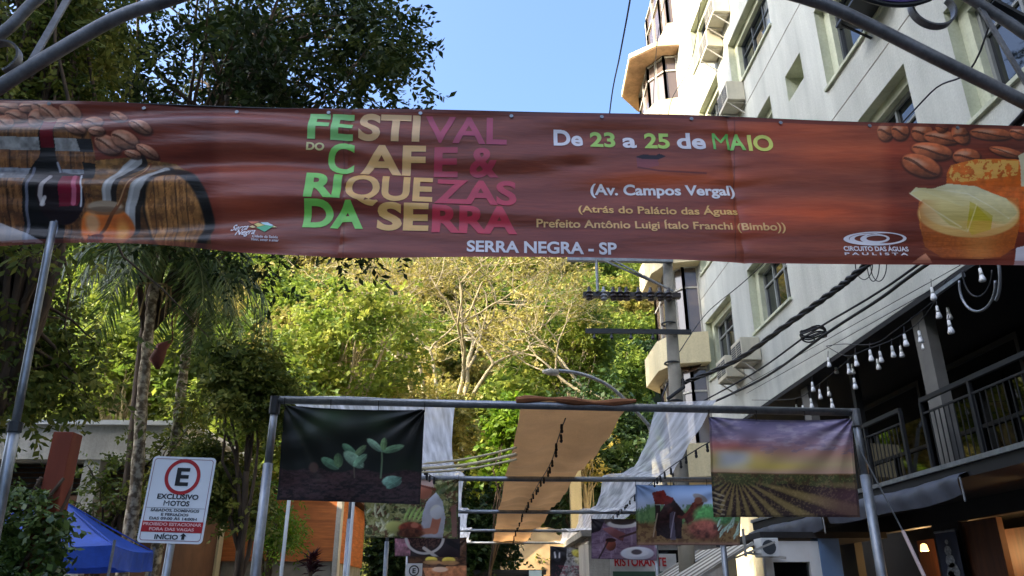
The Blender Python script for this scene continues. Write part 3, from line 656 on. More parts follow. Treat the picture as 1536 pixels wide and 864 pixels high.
MB().tube([(2.3, 14.74, 7.5), (2.3, 14.74, 8.24)], .03, 8).obj('fuse_rod', M['galv'], up)
for z in (6.05, 5.25, 6.9):
    MB().tube([(3.8+.145*math.cos(a), 15+.145*math.sin(a), z) for a in np.linspace(0, 6.283, 16)], .02, 6).obj('band', M['darkmetal'], up)
MB().tube([(3.65, 14.9, 5.6), (3.5, 14.8, 5.3), (3.55, 14.8, 4.6), (3.6, 14.85, 3.9), (3.64, 14.9, 2.5)], .02, 6).tube([(3.98, 14.95, 5.7), (3.95, 14.8, 5.5), (3.6, 14.8, 5.25)], .035, 6).obj('cable_bundle', M['wire'], up)
lamp = thing('street_lamp', 'pale curved arm street lamp crossing behind the orange canopy', 'street lamp', (3.3, 20.5, 0))
MB().tube(smooth_path([atY(975, 640, 20), atY(945, 607, 20), atY(915, 580, 20), atY(885, 565, 20), atY(858, 558, 20), atY(838, 556, 20)], 5), [.05]*26, 8).obj('arm', M['galv'], lamp, smooth=True)
MB().bar(atY(975, 640, 20), (4.7, 20.2, 4.2), .09).bar((4.7, 20.2, 4.24), (4.7, 20.2, 0), .11).obj('mast', M['galv'], lamp)
q = Vector(atY(826, 557, 20)); MB().lathe(q+Vector((.22, 0, -.03)), [(.03, 0), (.09, .03), (.1, .25), (.05, .42), (.02, .45)], 10, (-1, 0, .05)).obj('lamp_head', M['dirtywhite'], lamp, smooth=True)
def cable(pts, r, label, sag=0., twist=False, group='overhead cables'):
    pts = [Vector(p) for p in pts]
    P = [Vector(p) for p in smooth_path(pts, 10)] if len(pts) > 2 else [pts[0].lerp(pts[1], t)-Vector((0, 0, sag*4*t*(1-t))) for t in np.linspace(0, 1, 24)]
    m = MB()
    if twist:
        for ph in (0, 2.1, 4.2):
            m.tube([p+Vector((r*1.0*math.cos(ph+i*.9), 0, r*math.sin(ph+i*.9))) for i, p in enumerate(P)], r*.8, 5)
    else: m.tube(P, r, 6)
    o = m.obj('overhead_cable', M['wire'], smooth=True); return tag(o, label, 'cable', group)
cable([(3.95, 15.0, 5.62), atX(1100, 543, 4.6), atX(1180, 487, 4.6), atX(1250, 437, 4.6), atX(1300, 397, 4.6), atX(1450, 270, 4.6), (4.6, 3, 5.9)], .028, 'thick twisted cable sloping up from the utility pole across the lower windows', twist=True)
cable([(3.95, 15.0, 5.05), atX(1130, 560, 4.6), atX(1215, 500, 4.6), atX(1310, 443, 4.6), atX(1390, 388, 4.6), (4.6, 3, 4.8)], .016, 'thin cable carrying the coiled slack ring past the facade')
cable([(3.95, 15.0, 4.98), atX(1140, 570, 4.62), atX(1240, 500, 4.62), atX(1320, 448, 4.62), atX(1400, 390, 4.62), (4.62, 3, 4.7)], .022, 'lowest black cable sloping from the utility pole just above the dark overhang')
cable([(3.9, 14.9, 6.2), atX(1060, 470, 4.9), atX(1130, 410, 4.9), atX(1290, 250, 4.9), atX(1395, 140, 4.9), atX(1480, 50, 4.9), (4.9, 4, 9.2)], .01, 'fine cable rising past the coil of clips by the top right window')
cable([(2.3, 14.74, 8.3), atY(915, 165, 14), atY(930, 82, 11), atY(945, 0, 9), atY(962, -120, 7)], .014, 'single dark wire crossing the open blue sky')
cable([(5.2, 22.6, 11), atX(985, 70, 5.1), (4.9, 14, 17)], .012, 'wire passing in front of the wooden eave')
cable([(3.9, 15, 8.3), atX(1003, 168, 5.2), atX(1045, 52, 5.2), (5.2, 12, 20)], .010, 'fine wire slanting over the sunlit part of the facade')
for k, (a, b2) in enumerate((((1100, 588), (1440, 398)), ((1120, 590), (1462, 398)))):
    cable([atX(*a, 5.93), atX(*b2, 5.93)], .006, ['upper of the two hairline wires clipped along the bottom band of the facade', 'lower of the two hairline wires clipped along the bottom band of the facade'][k])
cl = thing('cable_slack_ring', 'black ring of coiled slack cable hanging on the thin wire before the facade', 'cable ring', tuple(atX(1220, 500, 4.6)))
c = Vector(atX(1220, 501, 4.6))
q = MB()
for dz, rr in ((-.06, .2), (0, .21), (.06, .2), (.03, .19)): q.tube([c+Vector((rr*.8*math.cos(a), rr*1.0*math.sin(a), dz*.7+.015*math.sin(3*a))) for a in np.linspace(0, 6.283, 30)], .012, 6)
q.obj('coil', M['wire'], cl, smooth=True)
q = MB()
for a in np.linspace(0, 6.283, 7)[:-1]: q.bar(c+Vector((.16*math.cos(a), .2*math.sin(a), -.05)), c+Vector((.16*math.cos(a), .2*math.sin(a), .055)), .016)
q.obj('clip', M['wire'], cl)
lo_ = thing('cable_loops', 'grey looped cable hanging below the banner at the right edge', 'cable', tuple(atX(1465, 440, 4.4)))
def loopy(cxp, cyp, rx, ry, X, a0, a1, r, m):
    MB().tube([atX(cxp+rx*math.cos(a), cyp-ry*math.sin(a), X) for a in np.linspace(a0, a1, 30)], r, 6).obj('loop', m, lo_, smooth=True)
loopy(1466, 425, 27, 42, 4.4, -.1-math.pi, .1, .012, M['galv']); loopy(1466, 405, 22, 40, 4.45, -math.pi, 0, .008, M['wire']); loopy(1490, 418, 10, 35, 4.4, -1.2, 1.6, .014, M['galv'])
l2 = thing('wire_tangle', 'thin wire tangle hanging below the banner in front of the pale facade', 'cable', tuple(atX(1305, 405, 4.6)))
q = MB()
for k, (cx2, rx) in enumerate(((1296, 13), (1310, 9), (1318, 12))): q.tube([atX(cx2+rx*math.cos(a), 396-26*math.sin(a)*(1 if k else .9), 4.6) for a in np.linspace(-math.pi, 0, 16)], .006, 5)
q.obj('strand', M['wire'], l2)

# ------------------------------------------------------------------ white bulb strings under the overhang
BUL = [(1399, 440), (1407, 468), (1423, 470), (1425, 490), (1380, 505), (1385, 515), (1358, 510), (1339, 527), (1352, 527), (1306, 533), (1321, 535), (1317, 546), (1284, 541), (1273, 553), (1279, 553), (1282, 575), (1243, 543), (1254, 553), (1219, 580), (1230, 591), (1243, 587), (1217, 605), (1248, 605), (1195, 613), (1205, 615), (1472, 412)]
bs = thing('bulb_curtain', 'swagged strings of white bulbs hanging under the dark overhang', 'string lights', (5.7, 11, 5.3))
for k, (px, py) in enumerate(BUL):
    Xp = 5.72+.25*((k*7) % 3); p = Vector(atX(px, py, Xp)); s_ = p.y/9.
    fl = .85+.1*((k*5) % 3)
    so_ = MB().lathe((p.x, p.y, p.z), [(.014, .085), (.018, .08), (.02, .03), (.026, .0)], 10).obj('bulb_socket', M['white'], bs, smooth=True)
    MB().lathe((p.x, p.y, p.z-.002), [(.022, 0), (.032, -.035), (.04, -.07), (.034, -.088), (.006, -.096)], 10).obj('bulb', M['bulb'], so_, smooth=True)
    MB().tube([(p.x, p.y, p.z+.08), (p.x+.02, p.y, p.z+.2)], .005, 5).obj('drop_wire', M['wire'], bs)
q = MB()
for P in ([(1239, 525), (1270, 540), (1300, 530), (1340, 515), (1375, 492), (1400, 462), (1420, 425)], [(1239, 525), (1265, 522), (1310, 522), (1345, 500), (1385, 470), (1425, 435)], [(1128, 606), (1170, 606), (1200, 602), (1225, 585), (1250, 565), (1285, 535)]):
    q.tube(smooth_path([atX(x, y-6, 5.85) for x, y in P], 6), .007, 5)
q.obj('cable', M['wire'], bs, smooth=True)
MB().bar(atX(1403, 442, 5.8), atX(1445, 412, 5.8), .05).obj('tube_lamp', M['galv'], bs)
ru = thing('roller_banner', 'narrow dark blue roll up banner with a pale figure beside the brown shop door', 'banner stand', (6.6, 11.6, .13))
# ================================================================== PRINTED CLOTHS: every print is worked out in numbers and kept as colours of a fine mesh
def vn1(x, y, s, seed=0):
    """smooth value noise 0..1"""
    x = np.asarray(x, float)/s+seed*17.3; y = np.asarray(y, float)/s+seed*9.1
    xi = np.floor(x).astype(int); yi = np.floor(y).astype(int); u = x-xi; v = y-yi; u = u*u*(3-2*u); v = v*v*(3-2*v)
    h = lambda a, b: ((np.sin(a*127.1+b*311.7+seed*74.7)*43758.5453) % 1)
    return (h(xi, yi)*(1-u)+h(xi+1, yi)*u)*(1-v)+(h(xi, yi+1)*(1-u)+h(xi+1, yi+1)*u)*v
def vn(x, y, s, seed=0):
    return np.clip((.52*vn1(x, y, s, seed)+.3*vn1(x*1.02+3, y, s*.47, seed+1)+.18*vn1(x, y+5, s*.22, seed+2)-.5)*1.45+.5, 0, 1)
class Print:
    def __init__(s, X, Y, base):
        s.X = X; s.Y = Y; s.C = np.ones((len(X), 3))*np.array(base, float)
    def put(s, m, c, a=1.):
        m = (np.clip(np.asarray(m, float), 0, 1)*a)[:, None]; s.C = s.C*(1-m)+np.asarray(c, float)*m
    def mul(s, k): s.C = s.C*np.asarray(k)[:, None]
    def loc(s, cx, cy, rx, ry, rot=0):
        a = math.radians(rot); dx = s.X-cx; dy = s.Y-cy
        return (dx*math.cos(a)+dy*math.sin(a))/rx, (-dx*math.sin(a)+dy*math.cos(a))/ry
    def ell(s, cx, cy, rx, ry, c, rot=0, soft=.12, a=1., vol=0., tex=0., ring=None):
        u, v = s.loc(cx, cy, rx, ry, rot); r = np.hypot(u, v); m = np.clip((1-r)/soft+.5, 0, 1)
        if ring is not None: m = m*np.clip((r-ring)/soft+.5, 0, 1)
        col = np.ones((len(s.X), 1))*np.array(c, float)
        if vol: col = col*(1+vol*np.clip(-.5*u-.8*v+.15, -1, 1)*1.)[:, None]
        if tex: col = col*(1+tex*(vn(s.X, s.Y, max(rx/4, 2), 3)-.5)*2)[:, None]
        s.put(m, np.clip(col, 0, 255), a)
    def inside(s, P):
        m = np.zeros(len(s.X), bool); n = len(P)
        for i in range(n):
            (x0, y0), (x1, y1) = P[i], P[(i+1) % n]
            if y0 == y1: continue
            m ^= ((s.Y > min(y0, y1)) & (s.Y <= max(y0, y1)) & (s.X < x0+(s.Y-y0)*(x1-x0)/(y1-y0)))
        return m
    def poly(s, P, c, a=1., grad=None, tex=0., ts=6):
        m = s.inside(P); col = np.ones((len(s.X), 1))*np.array(c, float)
        if grad is not None:
            y0 = min(p[1] for p in P); y1 = max(p[1] for p in P); t = np.clip((s.Y-y0)/(y1-y0), 0, 1)[:, None]; col = col*(1-t)+np.array(grad, float)*t
        if tex: col = col*(1+tex*(vn(s.X, s.Y, ts, 5)-.5)*2)[:, None]
        s.put(m, np.clip(col, 0, 255), a)
    def line(s, P, wd, c, a=1.):
        d = np.full(len(s.X), 1e9)
        for (x0, y0), (x1, y1) in zip(P, P[1:]):
            dx, dy = x1-x0, y1-y0; t = np.clip(((s.X-x0)*dx+(s.Y-y0)*dy)/(dx*dx+dy*dy+1e-9), 0, 1)
            d = np.minimum(d, np.hypot(s.X-x0-t*dx, s.Y-y0-t*dy))
        s.put(np.clip(wd/2-d+.5, 0, 1), c, a)
    def bean(s, cx, cy, rx, ry, rot=0, c=(150, 104, 78), crease=True):
        s.ell(cx+1, cy+2, rx*1.06, ry*1.1, (38, 20, 14), rot, .2, .7)
        s.ell(cx, cy, rx, ry, c, rot, .12, 1, .55, .18)
        s.ell(cx-rx*.25, cy-ry*.4, rx*.5, ry*.28, (226, 196, 176), rot, .9, .55)
        if crease:
            u, v = s.loc(cx, cy, rx, ry, rot); d = np.abs(v-.25*np.sin(u*2.2)-.1)
            s.put((d < .13) & (np.hypot(u, v) < .95), (58, 32, 24), .7)
    def lin(s, gain=.9): c = s2l(np.clip(s.C, 0, 255))*gain*np.array([1.03, 1., .94]); m = c.max(1)/gain; return c/(1+(gain/.84-1)*np.clip(m, 0, 1.1))[:, None]

# ------------------------------------------------------------------ the big festival banner
BY = 4.7
BX0, BX1 = -3.95, 4.12
def btop(x): return 4.885-.006*x+.012*np.sin(x*1.15+.5)-.004*np.sin(x*3.1)
def bbot(x): return 3.708+.02*np.exp(-((x+2.6)/1.0)**2)*2.2+.012*np.sin(x*1.7)+.02*np.abs(np.sin((x+.96)*1.17))
def bdisp(x, z):
    """ripples of the slack vinyl: long level pleats, strongest at the left, pinched at the seams and ties"""
    v = (z-3.74)/1.15
    A = .034*np.exp(-((x+2.1)/1.2)**2)+.010*np.exp(-((x-.2)/1.1)**2)+.007
    d = A*np.sin(v*15.+.9*np.sin(x*1.3)+.35*x)*np.sin(np.pi*np.clip(v, .02, .98))**.5
    d = d+.35*A*np.sin(v*34+1.7*np.sin(x*2.1+v*3)-.8*x)
    d = d+.035*np.sin(np.pi*v)*np.sin(x*.8+1.1)
    for sx in (-1.0, 1.75):
        g = np.exp(-((x-sx)/.16)**2); d = d+g*.005*np.sin(v*52+sx)+.012*np.exp(-np.abs(x-sx)/.03)
    for cx, cz in ((.62, 4.47),): d = d+.02*np.exp(-((x-cx)/.12)**2-((z-cz)/.045)**2)
    d = d+.010*np.exp(-((z-bbot(x))/.035)**2)
    return d
NU, NV = 1640, 240
bu = np.linspace(BX0, BX1, NU); bv = np.linspace(0, 1, NV)
U, V = np.meshgrid(bu, bv); Zt = bbot(U)+(btop(U)-bbot(U))*V
XF, ZF = U.ravel(), Zt.ravel(); DF = bdisp(XF, ZF)
pts = np.stack([XF, BY+DF, ZF], 1)
fx_, fy_ = proj(np.stack([XF, np.full_like(XF, BY), ZF], 1).T.T if False else np.stack([XF, np.full_like(XF, BY), ZF], 1)) if False else (None, None)
def projn(P):
    d = P-EYE; c = d@cf; return PW/2+F*(d@cr)/c, PH/2-F*(d@cu)/c
fx_, fy_ = projn(np.stack([XF, np.full_like(XF, BY), ZF], 1))
P = Print(fx_, fy_, (100, 50, 38))
X, Y = P.X, P.Y
P.put(vn(X, Y, 1, 2)*0+vn(X/5, Y, 14, 4), (116, 60, 44), .8)
glow = lambda cx, cy, rx, ry, c, a: P.put(np.exp(-((X-cx)/rx)**2-((Y-cy)/ry)**2), c, a)
glow(1010, 265, 150, 14, (206, 92, 44), .8); glow(1180, 195, 120, 18, (196, 88, 48), .8); glow(1260, 232, 130, 24, (190, 84, 44), .75)
glow(1230, 318, 110, 22, (206, 86, 42), .85); glow(1130, 330, 60, 30, (190, 78, 44), .6); glow(380, 270, 90, 26, (176, 78, 52), .4); glow(385, 310, 70, 14, (200, 90, 54), .5)
glow(600, 300, 220, 60, (92, 40, 34), .6); glow(860, 330, 140, 40, (96, 44, 34), .6)
P.put(np.clip(vn(X/9+Y*.05, Y, 6, 8)*1.6-.7, 0, 1), (70, 26, 20), .35); P.put(np.clip(vn(X/12, Y-X*.01, 4, 11)*1.6-.8, 0, 1), (176, 84, 54), .3)
# left picture: barrels, bottle, glass and honey
P.poly([(-60, 192), (140, 200), (147, 262), (146, 372), (-60, 372)], (104, 74, 48), 1, (88, 58, 36), .3, 7)
for xx in (-30, -8, 18, 44, 76, 108, 128): P.line([(xx, 200), (xx-3, 370)], 2.2, (46, 28, 20), .8)
P.put(P.inside([(-60, 192), (140, 200), (146, 372), (-60, 372)]) & (vn(X, Y/6, 3, 6) > .6), (150, 112, 74), .45)
P.poly([(-60, 208), (138, 213), (140, 229), (-60, 226)], (160, 158, 156), 1, (124, 122, 120), .25, 9); P.poly([(118, 212), (140, 213), (142, 230), (122, 230)], (30, 30, 34), .85)
P.poly([(-60, 252), (146, 255), (147, 271), (-60, 270)], (128, 130, 136), 1, (92, 92, 96), .25, 9); P.poly([(124, 244), (146, 246), (147, 272), (128, 272)], (24, 24, 26), .9)
P.poly([(143, 242), (200, 236), (262, 243), (300, 270), (318, 312), (318, 374), (143, 374)], (128, 98, 62), 1, (84, 56, 34), .3, 8)
P.put(P.inside([(143, 242), (200, 238), (250, 243), (250, 370), (143, 370)]) & (vn(X/5, Y-X*.15, 3, 9) > .62), (86, 58, 36), .6)
for cx, wd, c in ((172, 15, (150, 148, 146)), (206, 17, (156, 154, 152))):
    q = [(206, 240), (188, 252), (174, 270), (165, 292), (162, 314)] if cx < 200 else [(247, 256), (227, 267), (209, 287), (198, 310), (193, 340)]
    P.line([(x+5, y+2) for x, y in q], wd+3, (30, 26, 26), .9); P.line(q, wd-2, c); P.line([(x-3, y-1) for x, y in q], 4, (206, 204, 204), .6)
P.ell(268, 322, 51, 70, (26, 22, 20), -10, .06); P.ell(262, 325, 42, 60, (142, 104, 64), -10, .08, 1, .15, .3)
u, v = P.loc(262, 325, 42, 60, -10); inn = np.hypot(u, v) < .95
P.put(inn & (vn(X, Y/7, 3.2, 12) > .58), (92, 62, 36), .6); P.put(inn & (vn(X, Y/9, 5, 14) > .72), (196, 150, 98), .5)
for k in (-26, -10, 6, 22): P.line([(262+k, 268), (262+k-5, 374)], 1.6, (60, 40, 24), .8)
for bx in [(12, 161, 16, 11, 0), (25, 175, 17, 10, 10), (8, 186, 15, 12, 15), (46, 158, 18, 10, -15), (64, 162, 17, 12, 20), (55, 178, 12, 14, 0), (78, 172, 20, 11, 30), (105, 168, 17, 12, 25), (96, 186, 17, 10, -10), (118, 197, 17, 9, 20), (142, 187, 16, 13, 15), (178, 176, 16, 9, 30), (214, 194, 18, 9, 25), (164, 220, 20, 12, 20), (190, 213, 20, 12, 15), (222, 228, 17, 7, 25), (150, 202, 12, 6, 0), (200, 232, 12, 5, 10)]:
    P.bean(*bx, c=(142, 104, 86))
P.poly([(62, 232), (63, 205), (66, 180), (86, 180), (86, 205), (85, 232), (87, 242), (92, 250), (95, 262), (96, 372), (33, 372), (38, 300), (42, 266), (47, 254), (55, 244), (60, 239)], (12, 10, 14)); P.poly([(64, 224), (67, 182), (86, 182), (84, 224)], (120, 22, 40), 1, (84, 12, 28)); P.ell(76, 181, 11, 4, (150, 120, 104), 0)
P.line([(53, 254), (47, 280), (40, 360)], 4.5, (150, 154, 170), .6); P.line([(88, 246), (93, 264), (86, 312)], 3.4, (168, 170, 180), .8)
P.ell(95, 298, 36, 38, (26, 10, 18), 0, .05); P.poly([(60, 262), (130, 262), (130, 268), (60, 270)], (26, 10, 18)); P.poly([(95, 266), (122, 266), (127, 280), (128, 292), (124, 304), (119, 311), (92, 313)], (126, 24, 54), 1, (96, 14, 40))
P.line([(78, 268), (69, 284), (65, 298), (68, 309)], 7, (196, 190, 186), .8); P.line([(72, 300), (66, 310)], 5, (210, 206, 204), .8); P.line([(115, 268), (118, 290), (113, 308)], 7, (206, 130, 150), .8); P.line([(124, 265), (129, 288), (124, 312)], 2.4, (226, 226, 232), .95); P.line([(84, 332), (80, 372)], 4, (150, 156, 168), .9)
P.ell(160, 342, 40, 31, (202, 120, 62), 0, .08, 1, .3, .12); P.ell(160, 312, 26, 8, (150, 134, 116), 0, .2); P.ell(160, 318, 28, 6, (96, 78, 62), 0, .3, .8); P.ell(138, 334, 10, 12, (236, 206, 170), 20, .6, .7); P.ell(182, 346, 9, 16, (246, 186, 110), 0, .8, .8)
P.line([(224, 245), (178, 312), (150, 348)], 5, (108, 68, 42)); P.line([(222, 246), (178, 310)], 1.6, (186, 150, 112)); P.ell(143, 358, 13, 8, (96, 40, 30), -20, .2)
for k in range(4): P.line([(132+k*6, 352+k), (138+k*6, 365+k)], 1.5, (50, 20, 16))
P.poly([(-60, 330), (0, 334), (40, 350), (66, 364), (-60, 362)], (206, 208, 216), .7)
# right picture: beans, cheese and curd
for bx in [(1328, 197, 12, 14, 0), (1350, 197, 13, 13, 10), (1383, 199, 16, 14, 0), (1413, 207, 27, 11, 5), (1412, 191, 9, 7, 0), (1440, 202, 12, 16, -30), (1486, 201, 31, 10, 4), (1528, 199, 14, 11, 0), (1396, 228, 30, 13, 10), (1380, 250, 30, 15, 20), (1447, 237, 20, 12, 0), (1508, 231, 27, 7, 14), (1560, 226, 22, 12, 0)]:
    P.bean(*bx, c=(152, 92, 62))
P.poly([(1418, 262), (1424, 250), (1460, 241), (1510, 241), (1560, 246), (1560, 330), (1418, 296)], (214, 128, 52), 1, (196, 96, 34), .18, 9); P.put(P.inside([(1420, 264), (1426, 250), (1462, 242), (1524, 244), (1522, 266), (1470, 272), (1430, 276)]) & (vn(X, Y, 7, 21) > .46), (242, 214, 130), .7)
P.poly([(1524, 236), (1536, 230), (1570, 232), (1570, 300), (1530, 290)], (214, 206, 176)); P.poly([(1490, 284), (1560, 280), (1560, 350), (1526, 350)], (206, 118, 50), 1, (190, 92, 36), .2, 8)
P.poly([(1376, 308), (1384, 290), (1524, 300), (1526, 340), (1521, 372), (1500, 386), (1412, 386), (1388, 370), (1378, 340)], (206, 130, 66), 1, (150, 84, 38), .14, 3)
for k in range(9): P.line([(1380+k*.6, 328+k*6.4), (1420, 338+k*6.2), (1480, 338+k*6.2), (1523-k*.5, 326+k*6.4)], 1.4, (150, 88, 46), .5)
P.ell(1450, 324, 75, 33, (228, 190, 124), 3, .06, 1, .1); P.ell(1452, 318, 72, 28, (236, 212, 160), 3, .1)
P.poly([(1364, 291), (1372, 282), (1398, 284), (1420, 277), (1462, 281), (1506, 300), (1522, 322), (1506, 338), (1490, 338), (1462, 312), (1450, 350), (1420, 338), (1388, 308)], (222, 216, 184), 1, (206, 190, 132), .07, 12)
P.poly([(1366, 290), (1380, 286), (1440, 312), (1462, 308), (1446, 346), (1422, 338), (1390, 310)], (226, 214, 168), 1, (188, 168, 100)); P.poly([(1452, 304), (1486, 326), (1484, 346), (1456, 354), (1448, 342)], (166, 152, 40), 1, (196, 178, 70)); P.line([(1364, 290), (1400, 318), (1440, 342)], 1.6, (244, 236, 206), .7); P.line([(1398, 284), (1450, 292), (1510, 330)], 1.6, (246, 242, 222), .5); P.line([(1462, 308), (1450, 348)], 1.6, (250, 246, 220), .6)
P.put(P.inside([(1364, 291), (1372, 282), (1398, 284), (1420, 277), (1462, 281), (1506, 300), (1522, 322), (1490, 338), (1462, 312), (1450, 350), (1420, 338), (1388, 308)])*np.exp(-((Y-X*.42+300)/9)**2), (196, 182, 130), .6)
P.put(P.inside([(1376, 308), (1384, 300), (1526, 305), (1521, 388), (1388, 388)])*np.clip((1410-X)/40, 0, 1), (120, 66, 30), .5); P.put(P.inside([(1376, 330), (1526, 335), (1521, 388), (1388, 388)])*np.exp(-((X-1470)/26)**2), (236, 176, 110), .45)
P.poly([(1524, 372), (1560, 364), (1570, 400), (1522, 398)], (206, 200, 206)); P.poly([(1368, 394), (1388, 380), (1400, 394)], (220, 160, 130), .9)
art = (np.clip((335-X)/20, 0, 1)+np.clip((X-1318)/20, 0, 1))[:, None]; P.C = P.C*(1-art)+255*(np.clip(P.C, 0, 255)/255)**1.28*art
# ripple shaped smudge and dark tear under the date
P.poly([(955, 234), (962, 230), (986, 232), (990, 246), (972, 250), (957, 248)], (86, 44, 52), .9, (120, 60, 60)); P.poly([(954, 233), (966, 229), (984, 231), (990, 228), (1000, 232), (988, 237), (964, 236)], (24, 14, 16), .95); P.line([(958, 249), (990, 254), (1060, 258)], 2.4, (60, 24, 24), .7)
for sx0, sx1 in ((515, 515), (1102, 1104)): P.line([(sx0, 150), (sx1, 400)], 1.6, (62, 28, 24), .6)
P.put(V.ravel() > .972, (78, 34, 28), .8); P.put((V.ravel() < .028), (118, 62, 54), .5)
banner = np_mesh('festival_banner', pts, grid_faces(NU, NV)[:, ::1], printmat('vinyl_print', .33, .32, .1, 9, (.5, 1, 3)), smooth=True, col=P.lin(2.2))
tag(banner, 'wide brown festival banner with coffee beans, barrels, cheese and coloured lettering', 'banner')

# ------------------------------------------------------------------ lettering
INKM = {}
def ink(rgb, rough=.35, spec=.5, gain=1.35):
    k = (tuple(rgb), rough)
    if k not in INKM:
        m = bpy.data.materials.new('ink'); m.use_nodes = True; b_ = m.node_tree.nodes['Principled BSDF']
        nt = m.node_tree; nz = nt.nodes.new('ShaderNodeTexNoise'); nz.inputs['Scale'].default_value = 7
        r = nt.nodes.new('ShaderNodeValToRGB'); c = s2l(rgb)*gain*np.array([1.05, 1., .94]); c = c/max(1, c.max()/.86); r.color_ramp.elements[0].color = (*(c*.93), 1); r.color_ramp.elements[1].color = (*np.minimum(c*1.07, 1), 1)
        nt.links.new(nz.outputs[0], r.inputs[0]); nt.links.new(r.outputs[0], b_.inputs['Base Color'])
        b_.inputs['Roughness'].default_value = rough; b_.inputs['Specular IOR Level'].default_value = spec
        INKM[k] = m
    return INKM[k]
_tc = {}
def raw_text(s, bold, spacing=1.):
    k = (s, bold, spacing)
    if k in _tc: return _tc[k]
    c = bpy.data.curves.new('t', 'FONT'); c.body = s; c.offset = bold; c.resolution_u = 5; c.space_character = spacing
    o = bpy.data.objects.new('t', c); COL.objects.link(o); bpy.context.view_layer.update()
    me = bpy.data.meshes.new_from_object(o.evaluated_get(bpy.context.evaluated_depsgraph_get()))
    v = np.array([p.co[:] for p in me.vertices]); f = [tuple(p.vertices) for p in me.polygons]
    bpy.data.objects.remove(o); bpy.data.curves.remove(c); bpy.data.meshes.remove(me)
    _tc[k] = (v, f); return v, f
CAP = {b_: raw_text('H', b_)[0][:, 1].max()-raw_text('H', b_)[0][:, 1].min() for b_ in (0., .012, .02, .03, .04)}
import bmesh
def text(name, s, pl, pr_, cap, mat_, parent, place, bold=.02, spacing=1., shear=0., slices=0, disp=None):
    """lettering from left baseline point to right baseline point (plane coordinates), cap height in plane units"""
    v, f = raw_text(s, bold, spacing); v = v.copy()
    x0, x1 = v[:, 0].min(), v[:, 0].max(); t = (v[:, 0]-x0)/(x1-x0); yy = (v[:, 1]+bold*.5)/CAP[bold]*cap
    pl = np.array(pl, float); pr_ = np.array(pr_, float)
    uv = pl[None]+(pr_-pl)[None]*t[:, None]; uv[:, 1] += yy; uv[:, 0] += shear*yy
    if slices:
        bm = bmesh.new(); vs = [bm.verts.new((a, b_, 0)) for a, b_ in uv]
        for q in f:
            try: bm.faces.new([vs[i] for i in q])
            except ValueError: pass
        lo, hi = uv.min(0), uv.max(0)
        for ax in (0, 1):
            st = slices if ax else slices*2.5
            for c in np.arange(math.floor(lo[ax]/st)*st+st, hi[ax], st):
                n_ = (1, 0, 0) if ax == 0 else (0, 1, 0); p_ = (c, 0, 0) if ax == 0 else (0, c, 0)
                bmesh.ops.bisect_plane(bm, geom=bm.verts[:]+bm.edges[:]+bm.faces[:], plane_co=p_, plane_no=n_)
        bm.verts.index_update(); uv = np.array([p.co[:2] for p in bm.verts]); f = [tuple(p.index for p in q.verts) for q in bm.faces]; bm.free()
    W_ = place(uv)
    me = bpy.data.meshes.new(name); me.from_pydata(W_.tolist(), [], f); me.materials.append(mat_); me.update()
    if slices: me.polygons.foreach_set('use_smooth', np.ones(len(me.polygons), bool))
    return link(name, me, parent)
def bplace(uv): return np.stack([uv[:, 0], BY+bdisp(uv[:, 0], uv[:, 1])-.004, uv[:, 1]], 1)
def bxz(px, py): q = atY(px, py, BY); return (q[0], q[2])
def btext(s, x0, x1, ybl, ybr, cap_px, rgb, bold=.02, spacing=1., shear=0., name='lettering'):
    a, b_ = bxz(x0, ybl), bxz(x1, ybr); xm = (x0+x1)/2; ym = (ybl+ybr)/2
    cap = bxz(xm, ym-cap_px)[1]-bxz(xm, ym)[1]
    return text(name, s, a, b_, cap, ink(rgb), banner, bplace, bold, spacing, shear, .0135)
GRN, TAN, CRM, WHT = (116, 190, 78), (206, 160, 88), (168, 42, 60), (232, 228, 236)
btext('FE', 461, 529, 208, 210, 39, (128, 190, 112), .03); btext('STI', 537, 629, 210, 212, 40, (206, 168, 120), .03); btext('VAL', 637, 760, 213, 215, 40, (158, 54, 80), .02)
btext('DO', 459, 486, 224.5, 225.5, 11, (190, 180, 120), .04); btext('C', 489, 529, 257, 257, 43, (120, 190, 86), .03); btext('AF', 539, 637, 258, 259, 42, (206, 162, 100), .03); btext('E', 650, 686, 260, 260, 41, (160, 44, 64), .03); btext('&', 704, 748, 260, 260, 41, (160, 44, 64), .03)
btext('RI', 456, 510, 297, 298, 39, GRN, .04); btext('QUE', 516, 648, 300, 302, 40, TAN, .03); btext('ZAS', 651, 775, 304, 306, 40, CRM, .03)
btext('DA', 453, 544, 339, 341, 40, GRN, .04); btext('SE', 564, 642, 343, 344, 40, TAN, .04); btext('RRA', 647, 776, 346, 349, 40, (178, 40, 58), .04)
btext('SERRA NEGRA - SP', 700, 926, 376.5, 380.5, 17.5, WHT, .03)
btext('De', 831, 875, 216, 217, 24, WHT, .03); btext('23', 886, 924, 218, 219, 23, (150, 186, 84), .03); btext('a', 935, 956, 219, 220, 23, WHT, .03); btext('25', 968, 1006, 220, 221, 23, (164, 196, 86), .03); btext('de', 1017, 1060, 221, 222, 24, WHT, .03)
btext('M', 1071, 1096, 222.5, 223.3, 24, (104, 180, 84), 0.); btext('A', 1096, 1120, 223.3, 224, 24, (128, 188, 84), .03); btext('IO', 1124, 1162, 225, 226, 24, (196, 200, 92), .03)
btext('(Av. Campos Vergal)', 887, 1105, 287, 291, 15.5, (240, 236, 240), .03)
btext('(Atrás do Palácio das Águas', 868, 1108, 317.5, 321, 11.5, (214, 168, 96), .02)
btext('Prefeito Antônio Luigi Ítalo Franchi (Bimbo))', 805, 1179, 339, 346, 11.5, (218, 172, 108), .02)
